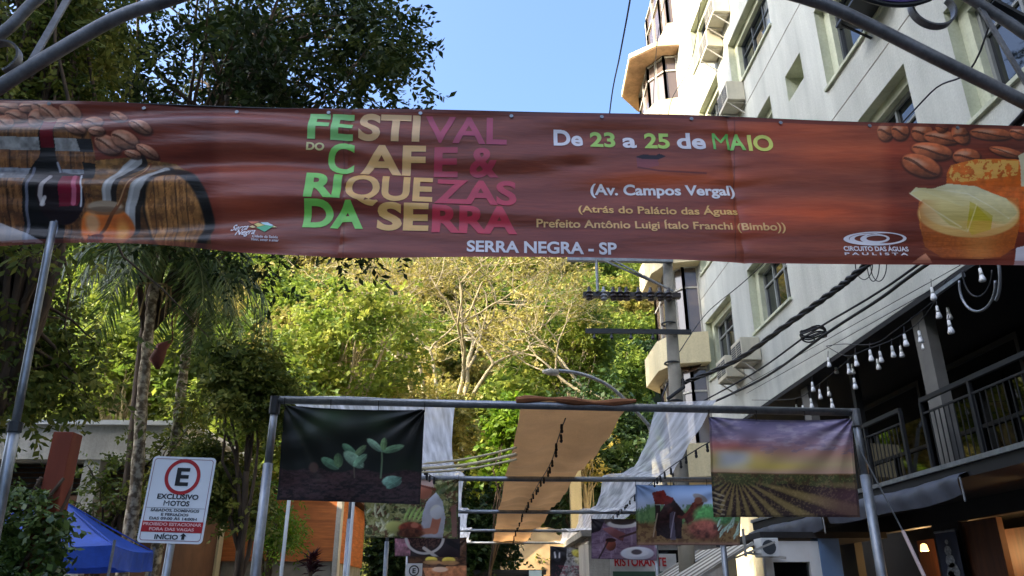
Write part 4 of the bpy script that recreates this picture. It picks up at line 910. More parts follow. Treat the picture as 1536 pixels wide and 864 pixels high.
btext('Serra', 345, 370, 346, 344, 12, WHT, .02, 1, .25); btext('Negra', 353, 382, 354.5, 352, 10.5, WHT, .02, 1, .25)
btext('Cidade da Saúde', 379, 417, 357.2, 358.2, 3.8, WHT, .02); btext('Viver, sentir e amar', 377, 418, 361.8, 362.8, 3.8, WHT, .02)
btext('CIRCUITO DAS ÁGUAS', 1266, 1363, 376.3, 377.3, 7.2, WHT, .03); btext('P A U L I S T A', 1267, 1362, 382.6, 383.4, 3.8, WHT, .03)
def bpoly(name, P_, rgb, off=.005, z0=0.):
    uv = np.array([bxz(*p) for p in P_]); w_ = bplace(uv); w_[:, 1] -= off-.004
    me = bpy.data.meshes.new(name); me.from_pydata(w_.tolist(), [], [tuple(range(len(P_)))]); me.materials.append(ink(rgb)); me.update(); return link(name, me, banner)
zz = lambda *P_: [(320+x*.0911, 310+y*.0911) for x, y in P_]
bpoly('logo_shape', zz((550, 205), (735, 210), (655, 248), (610, 250)), (206, 98, 56)); bpoly('logo_shape', zz((655, 260), (720, 235), (830, 280), (720, 320)), (206, 190, 110), .0062)
bpoly('logo_shape', zz((760, 228), (880, 228), (985, 295), (900, 305), (800, 262)), (180, 214, 226), .0058); bpoly('logo_shape', zz((700, 335), (850, 280), (990, 310), (850, 425)), (58, 158, 112), .0066)
bpoly('logo_shape', zz((575, 310), (630, 285), (690, 325), (650, 345)), (226, 206, 150), .0070); bpoly('logo_shape', zz((960, 330), (1000, 305), (1045, 338)), (226, 214, 150), .0074)
for (cx, rx, ry, r0) in ((1312, 47, 10, .86), (1304, 30, 7.5, .8), (1313, 20, 5.5, .76), (1324, 34, 8.6, .9)):
    n = 40; ring = []; 
    for k in range(n): ring.append((cx+rx*math.cos(2*math.pi*k/n), 358.5+ry*math.sin(2*math.pi*k/n)))
    for k in range(n): ring.append((cx+1.5+rx*r0*math.cos(2*math.pi*k/n), 358.5-.5+ry*(r0-.06)*math.sin(2*math.pi*k/n)))
    uv = np.array([bxz(*p) for p in ring]); w_ = bplace(uv); w_[:, 1] -= .002
    me = bpy.data.meshes.new('logo_ring'); me.from_pydata(w_.tolist(), [], [(k, (k+1) % n, n+(k+1) % n, n+k) for k in range(n)]); me.materials.append(ink(WHT)); me.update(); link('logo_ring', me, banner)
for x in np.arange(-3.8, 4.1, .66):
    z_ = float(btop(x))-.035; MB().lathe((x, BY+float(bdisp(np.array(x), np.array(z_)))-.006, z_), [(.014, 0), (.014, .003), (.007, .003)], 12, (0, -1, 0)).obj('eyelet', M['galv'], banner)
MB().tube([(x, BY+.012, float(btop(x))+.003) for x in np.linspace(-4.4, 4.6, 60)], .006, 6).obj('edge_rope', M['darkmetal'], banner)

# ------------------------------------------------------------------ smaller photo prints hung from the gantries
def photo_cloth(Yp, cs, painter, label, nu, nv, seed=0, gain=1.5, wr=.012):
    nu = int(nu*1.5); nv = int(nv*1.5)
    A, B_, C_, D_ = [np.array(atY(*c, Yp-.05)) for c in cs]            # tl, tr, br, bl
    u, v = np.meshgrid(np.linspace(0, 1, nu), np.linspace(0, 1, nv)); u = u.ravel()[:, None]; v = v.ravel()[:, None]
    W_ = (A*(1-u)+B_*u)*(1-v)+(D_*(1-u)+C_*u)*v
    fx, fy = projn(W_); p = Print(fx, fy, (60, 60, 60)); p.u = u[:, 0]; p.v = v[:, 0]; painter(p)
    g_ = p.C.mean(1, keepdims=True); p.C = p.C*.84+g_*.16; hem = (p.u < .014) | (p.u > .986) | (p.v < .02) | (p.v > .98); p.C[hem] *= .72
    uu, vv = u[:, 0], v[:, 0]
    d = wr*np.sin(np.hypot(uu*1.4, vv)*22+seed)*np.exp(-np.hypot(uu*1.4, vv)*2.2)+wr*np.sin(np.arctan2(vv+.02, (1-uu)*1.4+.02)*14)*np.exp(-np.hypot((1-uu)*1.4, vv)*1.6)*1.3
    d = d+wr*.8*np.sin(np.arctan2(vv+.02, uu*1.4+.02)*13)*np.exp(-np.hypot(uu*1.4, vv)*1.5)+wr*.9*np.sin(vv*9+uu*4+seed)*np.sin(uu*3.1+seed)
    W_[:, 1] += d; W_[:, 2] += .012*np.sin(np.pi*uu)*(vv-.9)*(np.sin(seed)+1.4)
    o = np_mesh('photo_banner', W_, grid_faces(nu, nv)[:, ::-1], printmat('cloth_print', .45, .25), smooth=True, col=p.lin(gain)); tag(o, label, 'banner', 'photo banners on the gantries')
    t = MB()
    for q in (A, A*.67+B_*.33, A*.33+B_*.67, B_): t.tube([q+np.array([0, 0, -.03]), q+np.array([0, -.03, .06]), q+np.array([0, .08, .08])], .004, 5)
    t.obj('tie', M['black'], o); return o
def leaf(p, x0, y0, x1, y1, wd, c, mid=True):
    dx, dy = x1-x0, y1-y0; L_ = math.hypot(dx, dy); p.ell((x0+x1)/2, (y0+y1)/2, L_/2, wd, c, math.degrees(math.atan2(dy, dx)), .15, 1, .35, .15)
    if mid: p.line([(x0, y0), (x1, y1)], .9, tuple(np.array(c)*1.35), .7)
def seedling(p):
    X, Y = p.X, p.Y; p.C[:] = (20, 25, 19)
    for cx, cy, r, a in ((500, 618, 34, .75), (566, 628, 30, .5), (466, 640, 30, .35), (610, 700, 26, .3)): p.put(np.exp(-((X-cx)/r)**2-((Y-cy)/(r*.7))**2), (58, 92, 42), a)
    hz = 700+(X-415)*.03+3*np.sin(X*.09); soil = np.clip((Y-hz)/4, 0, 1)
    p.put(soil, (48, 28, 32)); n = vn(X/2.2, Y, 2.6, 5); p.put(soil*(n > .58), (92, 62, 66), .6); p.put(soil*(n < .34), (20, 11, 15), .75); p.put(soil*(vn(X/3, Y, 6, 9) > .62), (78, 44, 48), .5); p.put(np.exp(-((Y-hz-12)/10)**2)*soil, (84, 50, 48), .3)
    p.ell(470, 700, 7, 8, (96, 62, 54), 0, .4)
    p.put(np.clip(1-np.abs((X-432-(Y-610)*.42))/(5+.05*(Y-610)), 0, 1)*(Y < 722), (92, 98, 84), .3)  # slanting pale streak: highlight along a cloth fold, painted into the print colours
    G = (92, 138, 104); G2 = (122, 160, 132)
    leaf(p, 482, 686, 508, 702, 7, G); leaf(p, 508, 700, 507, 678, 7, (84, 118, 74))
    p.line([(531, 700), (532, 716)], 2, (104, 92, 76)); leaf(p, 514, 664, 534, 682, 6, G); leaf(p, 532, 682, 549, 666, 5, (100, 130, 86)); leaf(p, 516, 676, 545, 700, 9, G2); leaf(p, 530, 698, 550, 680, 6, (108, 152, 120))
    p.line([(571, 716), (573, 690), (573, 674)], 2.6, (112, 142, 102)); leaf(p, 551, 656, 573, 676, 5.5, G2); leaf(p, 574, 676, 606, 668, 5.5, (104, 146, 106)); leaf(p, 575, 674, 577, 655, 5, (110, 150, 92))
    leaf(p, 573, 722, 602, 722, 9, (118, 164, 146)); leaf(p, 580, 732, 602, 716, 6, (96, 140, 122))
photo_cloth(7.5, [(427, 607), (637, 614), (630, 757), (415, 750)], seedling, 'photo banner of green seedlings in dark soil, left on the nearest gantry', 150, 104, 1, .75)
def field(p):
    X, Y = p.X, p.Y; hz = 707+(X-1063)*.012; t = np.clip((Y-625)/(hz-625), 0, 1)
    ramp = np.array([[116, 112, 158], [150, 134, 170], [176, 134, 148], [214, 158, 138], [228, 200, 150], [222, 172, 150]]); st = [0, .28, .52, .66, .84, 1]
    p.C = np.stack([np.interp(t, st, ramp[:, k]) for k in range(3)], 1)
    cl = vn(X/3.2, Y, 7, 2); p.put((cl > .55)*(t < .6), (196, 184, 206), .6*np.clip((cl-.5)*4, 0, 1)); p.put((vn(X/4, Y+X*.06, 6, 7) < .36)*(t < .66), (120, 108, 148), .45)
    p.put(np.exp(-((X-1080)/60)**2-((Y-670)/9)**2), (206, 96, 92), .75)
    p.put(np.exp(-((X-1100)/62)**2-((Y-690)/14)**2)*(Y < hz), (250, 214, 96), .95); p.put(np.exp(-((X-1100)/26)**4-((Y-689)/14)**4)*(Y < hz), (226, 230, 246), .92); p.put(np.exp(-((X-1160)/50)**2-((Y-698)/6)**2)*(Y < hz), (252, 220, 100), .85)
    g = np.clip((Y-hz)/2, 0, 1); p.put(g, (78, 62, 36)); p.put(g*(Y < hz+22)*(vn(X, Y, 6, 3) > .4), (74, 84, 42), .8); p.put(np.exp(-((Y-hz)/2.2)**2)*g, (150, 92, 50), .8)
    ang = np.arctan2(X-1104, np.maximum(Y-712, .5)); fu = np.sin(ang*26)*np.clip((Y-722)/10, 0, 1)
    p.put(g*(fu > .1), (142, 118, 66), .85*np.clip(fu+.3, 0, 1)); p.put(g*(fu < -.25), (48, 30, 32), .8); p.put(g*(vn(X, Y, 2.4, 6) > .66), (172, 146, 90), .4)
    p.put(g*np.clip((X-1200+(Y-776)*.2)/60, 0, 1)*np.clip((Y-718)/24, 0, 1), (104, 66, 80), .6)
    for k in range(5): p.line([(1063, 736+k*8), (1086, 744+k*7)], 2.2, (188, 170, 140), .8); p.line([(1063, 732+k*8), (1080, 739+k*8)], 2.6, (26, 18, 18), .8)
photo_cloth(7.5, [(1063, 625), (1277, 628), (1290, 776), (1070, 776)], field, 'photo banner of a ploughed field at sunset, right on the nearest gantry', 150, 104, 2.4, 1.25)
def harvest(p):
    X, Y = p.X, p.Y; t = np.clip((Y-727)/60, 0, 1)[:, None]; p.C = np.array([128, 166, 224.])*(1-t)+np.array([222, 222, 236.])*t
    p.put(np.clip((Y-758+5*np.sin(X*.11))/8, 0, 1), (92, 132, 76)); p.put(np.clip((Y-780)/8, 0, 1), (128, 100, 62)); p.put((Y > 782)*(vn(X, Y, 4, 4) > .55), (84, 56, 38), .7); p.put((vn(X/1.0, Y/3, 3, 8) > .6)*(Y > 756)*(Y < 785), (64, 104, 58), .7)
    p.poly([(978, 738), (996, 734), (1000, 742), (1010, 746), (1012, 756), (982, 756)], (122, 30, 20), 1, (96, 20, 16), .2, 4); p.poly([(982, 757), (985, 804), (990, 804), (990, 757)], (34, 20, 20)); p.poly([(996, 757), (1012, 752), (1024, 768), (1022, 808), (1000, 808), (986, 800), (990, 768)], (54, 28, 26), 1, (30, 20, 24), .4, 4)
    p.poly([(1010, 748), (1030, 772), (1024, 776), (1006, 756)], (40, 26, 24)); p.poly([(1010, 766), (1014, 810), (1006, 810), (1004, 770)], (90, 86, 110), .7); p.line([(986, 770), (980, 805)], 1.5, (170, 150, 130)); p.line([(1012, 768), (1006, 806)], 1.4, (150, 140, 160))
    p.poly([(1026, 776), (1038, 754), (1046, 748), (1056, 752), (1050, 766), (1040, 780), (1030, 786)], (104, 44, 32), 1, (70, 34, 30), .3, 4); p.ell(1050, 746, 12, 5, (124, 120, 122), 25, .2); p.ell(1047, 750, 6, 5, (120, 70, 52), 0, .3); p.line([(1034, 766), (1024, 776), (1018, 774)], 4, (96, 42, 32))
    p.ell(1062, 772, 20, 15, (74, 138, 74), 0, .5, 1, .3, .4); p.ell(1058, 794, 26, 16, (110, 58, 48), 0, .5, 1, .3, .5); p.ell(1084, 770, 14, 18, (70, 128, 76), 0, .5, .9, .3, .4)
    rg = np.random.default_rng(3)
    for k in range(14): x = 1076+rg.uniform(0, 34); y = 812-rg.uniform(0, 22); leaf(p, x, y, x+rg.uniform(2, 12), y-rg.uniform(8, 24), 1.5, (140, 164, 150), False)
    p.put(np.clip((Y-812)/4, 0, 1), (150, 112, 100), .8)
photo_cloth(12.4, [(953, 727), (1112, 725), (1110, 818), (955, 818)], harvest, 'photo banner of a red harvesting machine and a worker, right on the second gantry', 112, 66, 3.3)
def farmer(p):
    X, Y = p.X, p.Y; p.C[:] = (96, 104, 56); n = vn(X, Y, 9, 3)
    p.put(n > .55, (150, 148, 86), .8); p.put(n < .38, (92, 58, 36), .85); p.put(vn(X, Y, 4, 8) > .64, (182, 180, 122), .7); p.put(vn(X/1.4, Y, 5, 12) < .3, (46, 54, 28), .8); p.put((vn(X, Y, 14, 6) > .5)*(X > 655), (70, 96, 48), .6)
    rg = np.random.default_rng(5)
    for k in range(16): x = 548+rg.uniform(0, 40); y = 806-rg.uniform(0, 36); leaf(p, x, y, x+rg.uniform(-10, 16), y-rg.uniform(4, 18), 2, (188, 190, 150), False)
    for a in range(6): leaf(p, 606+a*7, 780, 616+a*8, 760, 2.5, (140, 170, 84))
    p.ell(592, 790, 14, 9, (170, 172, 90), 0, .4, 1, .3)
    p.poly([(630, 806), (634, 770), (640, 752), (654, 738), (664, 752), (668, 776), (664, 808)], (204, 210, 226), 1, (168, 166, 182), .08, 8)
    p.line([(655, 778), (651, 795)], 13, (186, 108, 82)); p.line([(650, 796), (626, 798)], 9, (198, 120, 92)); p.ell(655, 768, 10, 11, (214, 218, 230), 0, .2, 1, .2); p.ell(636, 736, 12, 13, (190, 110, 82), 10, .15, 1, .3); p.poly([(630, 718), (650, 719), (651, 731), (630, 726)], (222, 184, 170)); p.line([(628, 727), (653, 734)], 3, (120, 60, 46)); p.line([(634, 796), (618, 790)], 6, (196, 116, 92))
    p.ell(616, 792, 18, 9, (118, 46, 30), 0, .25, 1, .3, .4); p.ell(616, 800, 20, 7, (84, 44, 28), 0, .3, 1, 0, .4); p.ell(622, 788, 6, 4, (196, 106, 80), 0, .4); p.poly([(676, 760), (684, 756), (686, 806), (678, 806)], (132, 88, 80), .9)
photo_cloth(12.4, [(546, 719), (688, 719), (687, 808), (547, 806)], farmer, 'photo banner of a farmer in a white shirt and hat, left on the second gantry', 110, 70, 4.1)
def mugs(p):
    X, Y = p.X, p.Y; p.C[:] = (112, 88, 112); p.put(vn(X/4, Y, 3, 3) > .55, (84, 62, 86), .7); p.put(vn(X, Y/3, 5, 8) > .66, (150, 128, 156), .5); p.poly([(886, 778), (908, 778), (900, 796), (887, 800)], (30, 22, 28))
    p.ell(932, 782, 26, 9, (56, 44, 40), 0, .1); p.ell(934, 786, 24, 6, (206, 200, 200), 0, .2, .9); p.ell(934, 782, 18, 5, (40, 26, 22), 0, .2)
    p.poly([(903, 793), (916, 790), (938, 800), (934, 812), (918, 804)], (146, 86, 92), 1, (80, 36, 36)); p.line([(930, 806), (966, 794)], 3, (60, 30, 28)); p.ell(916, 817, 8, 9, (104, 46, 32), 0, .15, 1, .5); p.ell(916, 810, 8, 3, (46, 20, 16), 0, .2)
    p.ell(956, 830, 25, 10, (194, 198, 214), 0, .1, 1, .25); p.ell(956, 829, 17, 6, (214, 216, 228), 0, .2); p.ell(955, 828, 8, 4, (66, 56, 62), 0, .3); p.line([(898, 838), (912, 812)], 2.4, (40, 24, 28), .9)
photo_cloth(17.3, [(887, 778), (986, 778), (985, 841), (887, 838)], mugs, 'photo banner of coffee cups and a white plate on the third gantry', 80, 50, 5.2)
def tray(p):
    X, Y = p.X, p.Y; p.C[:] = (38, 26, 30); p.poly([(590, 808), (614, 808), (616, 836), (590, 836)], (170, 112, 132), 1, (130, 84, 96), .4, 5); p.ell(637, 806, 30, 26, (202, 196, 198), 0, .04, 1, 0, 0, .86); p.ell(637, 804, 25, 22, (44, 24, 24), 0, .05); u, v = p.loc(637, 804, 25, 22); p.put((np.hypot(u, v) < .95) & (vn(X, Y, 2.2, 4) > .55), (92, 60, 54), .8)
    p.line([(636, 822), (658, 838)], 5, (206, 198, 196)); p.line([(672, 812), (690, 822)], 8, (22, 16, 20))
photo_cloth(17.3, [(592, 775), (690, 775), (690, 836), (592, 834)], tray, 'photo banner of roasted beans in a white tray, left on the third gantry', 80, 50, 6.0)
def fruit(p):
    X, Y = p.X, p.Y; p.C[:] = (54, 36, 28); p.put(vn(X/3, Y, 4, 2) > .55, (92, 62, 44), .7)
    for cx, cy, r in ((647, 839, 9), (673, 840, 10)): p.ell(cx, cy, r, 5, (212, 196, 74), 0, .15, 1, .3); p.ell(cx+1, cy+4, r*1.5, 3.5, (150, 112, 74), 0, .2, .9)
    p.poly([(634, 852), (700, 848), (702, 864), (640, 870)], (196, 128, 84), 1, (150, 92, 60), .3, 4); p.ell(660, 854, 12, 4, (226, 196, 176), 0, .3)
photo_cloth(22.2, [(612, 806), (700, 806), (700, 868), (612, 868)], fruit, 'photo banner of yellow fruit on wooden plates on the fourth gantry', 60, 40, 7.1)
def wine(p):
    X, Y = p.X, p.Y; p.C[:] = (120, 122, 126); p.put(vn(X, Y, 6, 2) > .5, (168, 172, 176), .8); p.put(vn(X, Y, 4, 6) < .32, (64, 62, 66), .8)
    p.poly([(824, 820), (850, 820), (850, 838), (838, 868), (824, 868)], (24, 22, 26)); p.ell(836, 834, 6, 9, (40, 40, 48), 0, .2); p.line([(832, 828), (833, 836)], 2, (226, 226, 232)); p.line([(839, 829), (839, 836)], 1.6, (226, 226, 232))
    for cx, cy, a in ((868, 830, (206, 196, 70)), (880, 828, (190, 196, 80)), (890, 838, (178, 172, 96)), (902, 842, (150, 156, 84)), (872, 842, (206, 206, 170)), (915, 848, (206, 200, 140)), (895, 850, (110, 120, 60))): p.ell(cx, cy, 11, 6, a, 20, .3, .9, .4, .5)
    p.put((Y > 848)*(vn(X, Y, 3, 9) > .6), (110, 40, 56), .6)
photo_cloth(22.2, [(825, 819), (935, 822), (935, 868), (825, 868)], wine, 'photo banner of a wine glass and yellow flowers on the fourth gantry', 70, 34, 8.2)

# ------------------------------------------------------------------ parking sign
ps = thing('parking_sign', 'white parking sign with a red ringed letter E on a grey post', 'road sign', (-2.1, 5.5, 0))
SY = 5.5; tilt = math.radians(-1.6)
sc = np.array(atY(266, 749, SY)); SX, SZ = sc[0], sc[2]
SW_, SH_ = .437, .575
def splace_off(off):
    def f(uv):
        c, s_ = math.cos(tilt), math.sin(tilt); return np.stack([SX+uv[:, 0]*c-uv[:, 1]*s_, np.full(len(uv), SY-off), SZ+uv[:, 0]*s_+uv[:, 1]*c], 1)
    return f
def rrect(w_, h_, r, n=6):
    o_ = []
    for cx, cy, a0 in ((w_/2-r, h_/2-r, 0), (-w_/2+r, h_/2-r, 90), (-w_/2+r, -h_/2+r, 180), (w_/2-r, -h_/2+r, 270)):
        o_ += [(cx+r*math.cos(math.radians(a0+90*k/n)), cy+r*math.sin(math.radians(a0+90*k/n))) for k in range(n+1)]
    return np.array(o_)
def flat(name, uv, off, m, par, place=splace_off):
    w_ = place(off)(np.asarray(uv, float)); me = bpy.data.meshes.new(name); me.from_pydata(w_.tolist(), [], [tuple(range(len(w_)))]); me.materials.append(m); me.update(); return link(name, me, par)
def ringmesh(name, a, b_, off, m, par, place=splace_off):
    n = len(a); w_ = place(off)(np.concatenate([a, b_])); me = bpy.data.meshes.new(name); me.from_pydata(w_.tolist(), [], [(k, (k+1) % n, n+(k+1) % n, n+k) for k in range(n)]); me.materials.append(m); me.update(); return link(name, me, par)
R0 = rrect(SW_, SH_, .028); fr0 = splace_off(0)(R0); fr1 = splace_off(-.004)(R0); n = len(R0)
pm_ = MB(); pm_.add(np.concatenate([fr0, fr1]), [tuple(range(n)), tuple(range(n, 2*n))[::-1]]+[(k, n+k, n+(k+1) % n, (k+1) % n) for k in range(n)])
plate = pm_.obj('plate', M['signw'], ps)
ringmesh('border_line', rrect(SW_-.03, SH_-.03, .02), rrect(SW_-.037, SH_-.037, .018), .002, ink((120, 60, 66)), plate)
circ = lambda r, cx=0., cy=0., n=48: np.array([(cx+r*math.cos(2*math.pi*k/n), cy+r*math.sin(2*math.pi*k/n)) for k in range(n)])
circ = lambda r, cx=0., cy=0., n=48: np.array([(cx+r*math.cos(2*math.pi*k/n), cy+r*math.sin(2*math.pi*k/n)) for k in range(n)])
ringmesh('red_ring', circ(.122, .008, .152), circ(.098, .008, .152), .003, M['signr'], plate)
def stext(s, x0, x1, y, cap, m, bold=.02, off=.0035): return text('lettering', s, (x0, y), (x1, y), cap, m, plate, splace_off(off), bold)
K_ = M['signk']; G_ = ink((52, 54, 62))
stext('E', -.036, .054, .093, .122, K_, .03); stext('EXCLUSIVO', -.138, .142, .001, .034, K_, .03); stext('M', -.086, -.048, -.044, .034, K_, 0.); stext('OTOS', -.041, .088, -.044, .034, K_, .03)
flat('rule_line', [(-.20, -.0575), (.20, -.0575), (.20, -.0595), (-.20, -.0595)][::-1], .003, K_, plate)
stext('SÁBADOS, DOMINGOS', -.165, .164, -.083, .0185, G_, .03); stext('E FERIADOS', -.09, .096, -.110, .0175, G_, .03); stext('DAS 09:00 ÀS 14:00H', -.163, .156, -.137, .0185, G_, .03)
flat('red_panel', [(-.205, -.146), (.205, -.146), (.205, -.217), (-.205, -.217)][::-1], .003, M['signr'], plate)
stext('PROIBIDO ESTACIONAR', -.196, .196, -.175, .02, ink((238, 190, 190)), .03, .0045); stext('FORA DAS VAGAS', -.15, .150, -.207, .02, ink((238, 190, 190)), .03, .0045)
stext('INÍCIO', -.105, .052, -.262, .031, K_, .03)
flat('arrow_mark', [(.075, -.262), (.095, -.262), (.095, -.240), (.108, -.240), (.085, -.220), (.062, -.240), (.075, -.240)], .0035, K_, plate)
MB().tube([(SX-.03, SY+.03, 0), (SX+.0, SY+.03, SZ+.2)], .026, 12).obj('post', M['galv'], ps, smooth=True)
MB().box(SX-.04, SX+.04, SY+.004, SY+.06, SZ-.2, SZ-.17).box(SX-.04, SX+.04, SY+.004, SY+.06, SZ+.12, SZ+.15).obj('bracket', M['galv'], ps)
# second, distant parking sign
s2 = thing('parking_sign', 'small far parking sign with a ringed letter E under the bean tray banner', 'road sign', tuple(atY(621, 858, 19)*np.array([1, 1, 0])))
c2 = Vector(atY(621, 856, 19))
pl2 = MB().box(c2.x-.19, c2.x+.19, 19.0, 19.01, c2.z-.3, c2.z+.16).obj('plate', M['signw'], s2)
def splace2(off):
    return lambda uv: np.stack([c2.x+uv[:, 0], np.full(len(uv), 19-off), c2.z+uv[:, 1]], 1)
ringmesh('ring', circ(.12), circ(.092), .004, G_, pl2, splace2)
text('lettering', 'E', (-.035, -.055), (.04, -.055), .11, K_, pl2, splace2(.004), .03)
MB().tube([(c2.x, 19.05, 0), (c2.x, 19.05, c2.z+.1)], .03, 8).obj('post', M['galv'], s2)
# red restaurant board further down
rs = thing('restaurant_sign', 'red lettered restaurant board hanging below the coffee cup banner', 'shop sign', tuple(atY(960, 845, 19.5)))
def rplace(off):
    return lambda uv: np.stack([uv[:, 0], np.full(len(uv), 19.4-off), uv[:, 1]], 1)
q0, q1 = atY(922, 849, 19.4), atY(1000, 851, 19.4)
bd = MB().box(q0[0]-.1, q1[0]+.25, 19.42, 19.46, q0[2]-.5, q0[2]+.28).obj('board', pm('pale_board', (176, 176, 168), .6, .1), rs)
text('lettering', 'RISTORANTE', (q0[0]+.0, q0[2]), (q1[0], q0[2]), .2, M['signr'], bd, rplace(0), .03)
MB().box(q0[0]-.05, q1[0]+.1, 19.405, 19.418, q0[2]-.45, q0[2]-.12).obj('green_panel', pm('green_panel', (52, 84, 66), .5, .1), bd)
MB().bar((q0[0], 19.5, q0[2]-.6), (q0[0], 19.5, 0), .06).obj('leg', M['galv'], rs)
MB().bar((q1[0], 19.5, q0[2]-.6), (q1[0], 19.5, 0), .06).obj('leg', M['galv'], rs)
# market stall roofs at the end of the street
st = thing('market_stall', 'long dark market stall roof with a pale blue notice beyond the canopy', 'stall', (.8, 33, 0))
q0, q1 = atY(703, 857, 33), atY(818, 857, 33)
MB().box(q0[0]-.3, q1[0], 32.6, 35, q0[2]-.12, q0[2]+.05).obj('roof', M['black'], st)
MB().box(q0[0]-.2, q1[0]-.1, 32.7, 32.8, 0, q0[2]-.123).obj('front_panel', M['darkmetal'], st)
q2 = atY(803, 862, 32.5); MB().box(q2[0]-.25, q2[0]+.25, 32.5, 32.55, q2[2]-.2, q2[2]+.16).obj('notice', pm('pale_blue_notice', (190, 216, 226), .5, .05), st)
# roll up banner by the shop door
p0, p1 = atX(1402, 800, 6.7), atX(1433, 796, 6.7)
rb = MB().add([(6.7, p1[1], .2), (6.7, p0[1], .2), (6.7, p0[1], p0[2]), (6.7, p1[1], p0[2])], [(0, 1, 2, 3)]).obj('print_panel', pm('navy_print', (34, 42, 66), .5, .3, 3), ru)
yc = (p0[1]+p1[1])/2
fg = MB(); 
for dy, dz, rr in ((0, -.14, .045), (.01, -.26, .09), (0, -.4, .12), (-.03, -.55, .16), (.05, -.62, .12)):
    fg.add([(6.695, yc+dy+rr*math.cos(a), p0[2]+dz+rr*.8*math.sin(a)) for a in np.linspace(0, 6.283, 9)[:-1]], [tuple(range(8))[::-1]])
fg.obj('pale_figure_print', pm('pale_print', (132, 136, 140), .5, .4, 30), rb)
MB().tube([(6.7, p1[1], p0[2]+.01), (6.7, p0[1], p0[2]+.01)], .018, 8).tube([(6.7, p1[1], .17), (6.7, p0[1], .17)], .04, 8).obj('rail', M['galv'], ru)
# ================================================================== TREES AND PLANTS
def leaves(rng, cen, r, n_sprig, L, n_leaf, ll, lw, droop=.5, outward=None, flat_=.0):
    """sprigs of leaflets: returns one quad per leaflet. cen (K,3), r scalar or (K,), n_sprig sprigs per centre"""
    K = len(cen); N_ = K*n_sprig
    r = np.broadcast_to(np.asarray(r, float), (K,)); base = np.repeat(cen, n_sprig, 0)+rng.normal(0, 1, (N_, 3))*np.repeat(r, n_sprig)[:, None]*np.array([.5, .5, .38])
    d = rng.normal(0, 1, (N_, 3)); d[:, 2] = d[:, 2]*.5-droop
    if outward is not None:
        o = base-np.asarray(outward)[None]; o /= np.linalg.norm(o, axis=1)[:, None]+1e-6; d += o*.9
    d /= np.linalg.norm(d, axis=1)[:, None]
    up = rng.normal(0, .35, (N_, 3)); up[:, 2] += 1; s = np.cross(d, up); s /= np.linalg.norm(s, axis=1)[:, None]+1e-6
    nn = np.cross(s, d)
    Ls = L*rng.uniform(.6, 1.3, N_)
    Vs = []
    for k in range(n_leaf):
        t = (k+.6)/n_leaf; sg = 1 if k % 2 else -1
        p = base+d*(Ls*t)[:, None]; p[:, 2] -= .18*Ls*t*t
        ld = d*.55+s*sg*.85+nn*rng.normal(0, .45, (N_, 1))+rng.normal(0, .22, (N_, 3)); ld[:, 2] -= droop*.35; ld /= np.linalg.norm(ld, axis=1)[:, None]
        lsd = np.cross(ld, nn+rng.normal(0, .45, (N_, 3))); lsd /= np.linalg.norm(lsd, axis=1)[:, None]+1e-6
        sc = rng.uniform(.45, 1.4, (N_, 1)); a = ll*sc; b_ = lw*sc
        Vs.append(np.stack([p, p+ld*a*.45+lsd*b_, p+ld*a, p+ld*a*.5-lsd*b_], 1))
    V_ = np.concatenate(Vs).reshape(-1, 3); return V_
def quads(V_): return np.arange(len(V_)).reshape(-1, 4)
def crown_points(rng, blobs, n, gap=.0, shell=.55, gs=1.6):
    """points in a union of ellipsoids (x,y,z,rx,ry,rz), thinned by a noise so that the crown has gaps"""
    w_ = np.array([b[3]*b[4]*b[5] for b in blobs]); w_ = w_/w_.sum(); out = []
    while len(out) < n:
        b = blobs[rng.choice(len(blobs), p=w_)]; d = rng.normal(0, 1, 3); d /= np.linalg.norm(d); rr = rng.uniform(shell**3, 1)**(1/3)
        p = np.array(b[:3])+d*rr*np.array(b[3:])
        g = math.sin(p[0]*1.7/gs+p[2]*1.3/gs)+math.sin(p[1]*1.9/gs-p[2]*1.1/gs+1)+math.sin(p[0]*2.9/gs-p[1]*2.3/gs+p[2]*2.1/gs)
        if g < gap: continue
        out.append(p)
    return np.array(out)
def branches(mb, rng, trunk, r0, r1, targets, rb=.3, n=7, wob=.08):
    """a trunk through the given points and one bent limb to every target"""
    P = smooth_path(trunk, 6); k = len(P); R_ = [r0+(r1-r0)*i/(k-1) for i in range(k)]; mb.tube(P, R_, 10)
    P = np.array(P)
    for t in targets:
        i = int(rng.integers(int(k*.45), k)); a = P[i]; L_ = np.linalg.norm(t-a)
        m = a*.5+t*.5+np.array([0, 0, .14*L_])+rng.normal(0, wob*L_, 3)
        pts_ = [(1-u)**2*a+2*u*(1-u)*m+u*u*t+rng.normal(0, .015*L_, 3)*(0 < u < 1) for u in np.linspace(0, 1, n)]
        ra = min(R_[i]*.5, rb*.08*L_**.6+.012); mb.tube(pts_, [ra*(1-u)+.008 for u in np.linspace(0, 1, n)], 6)
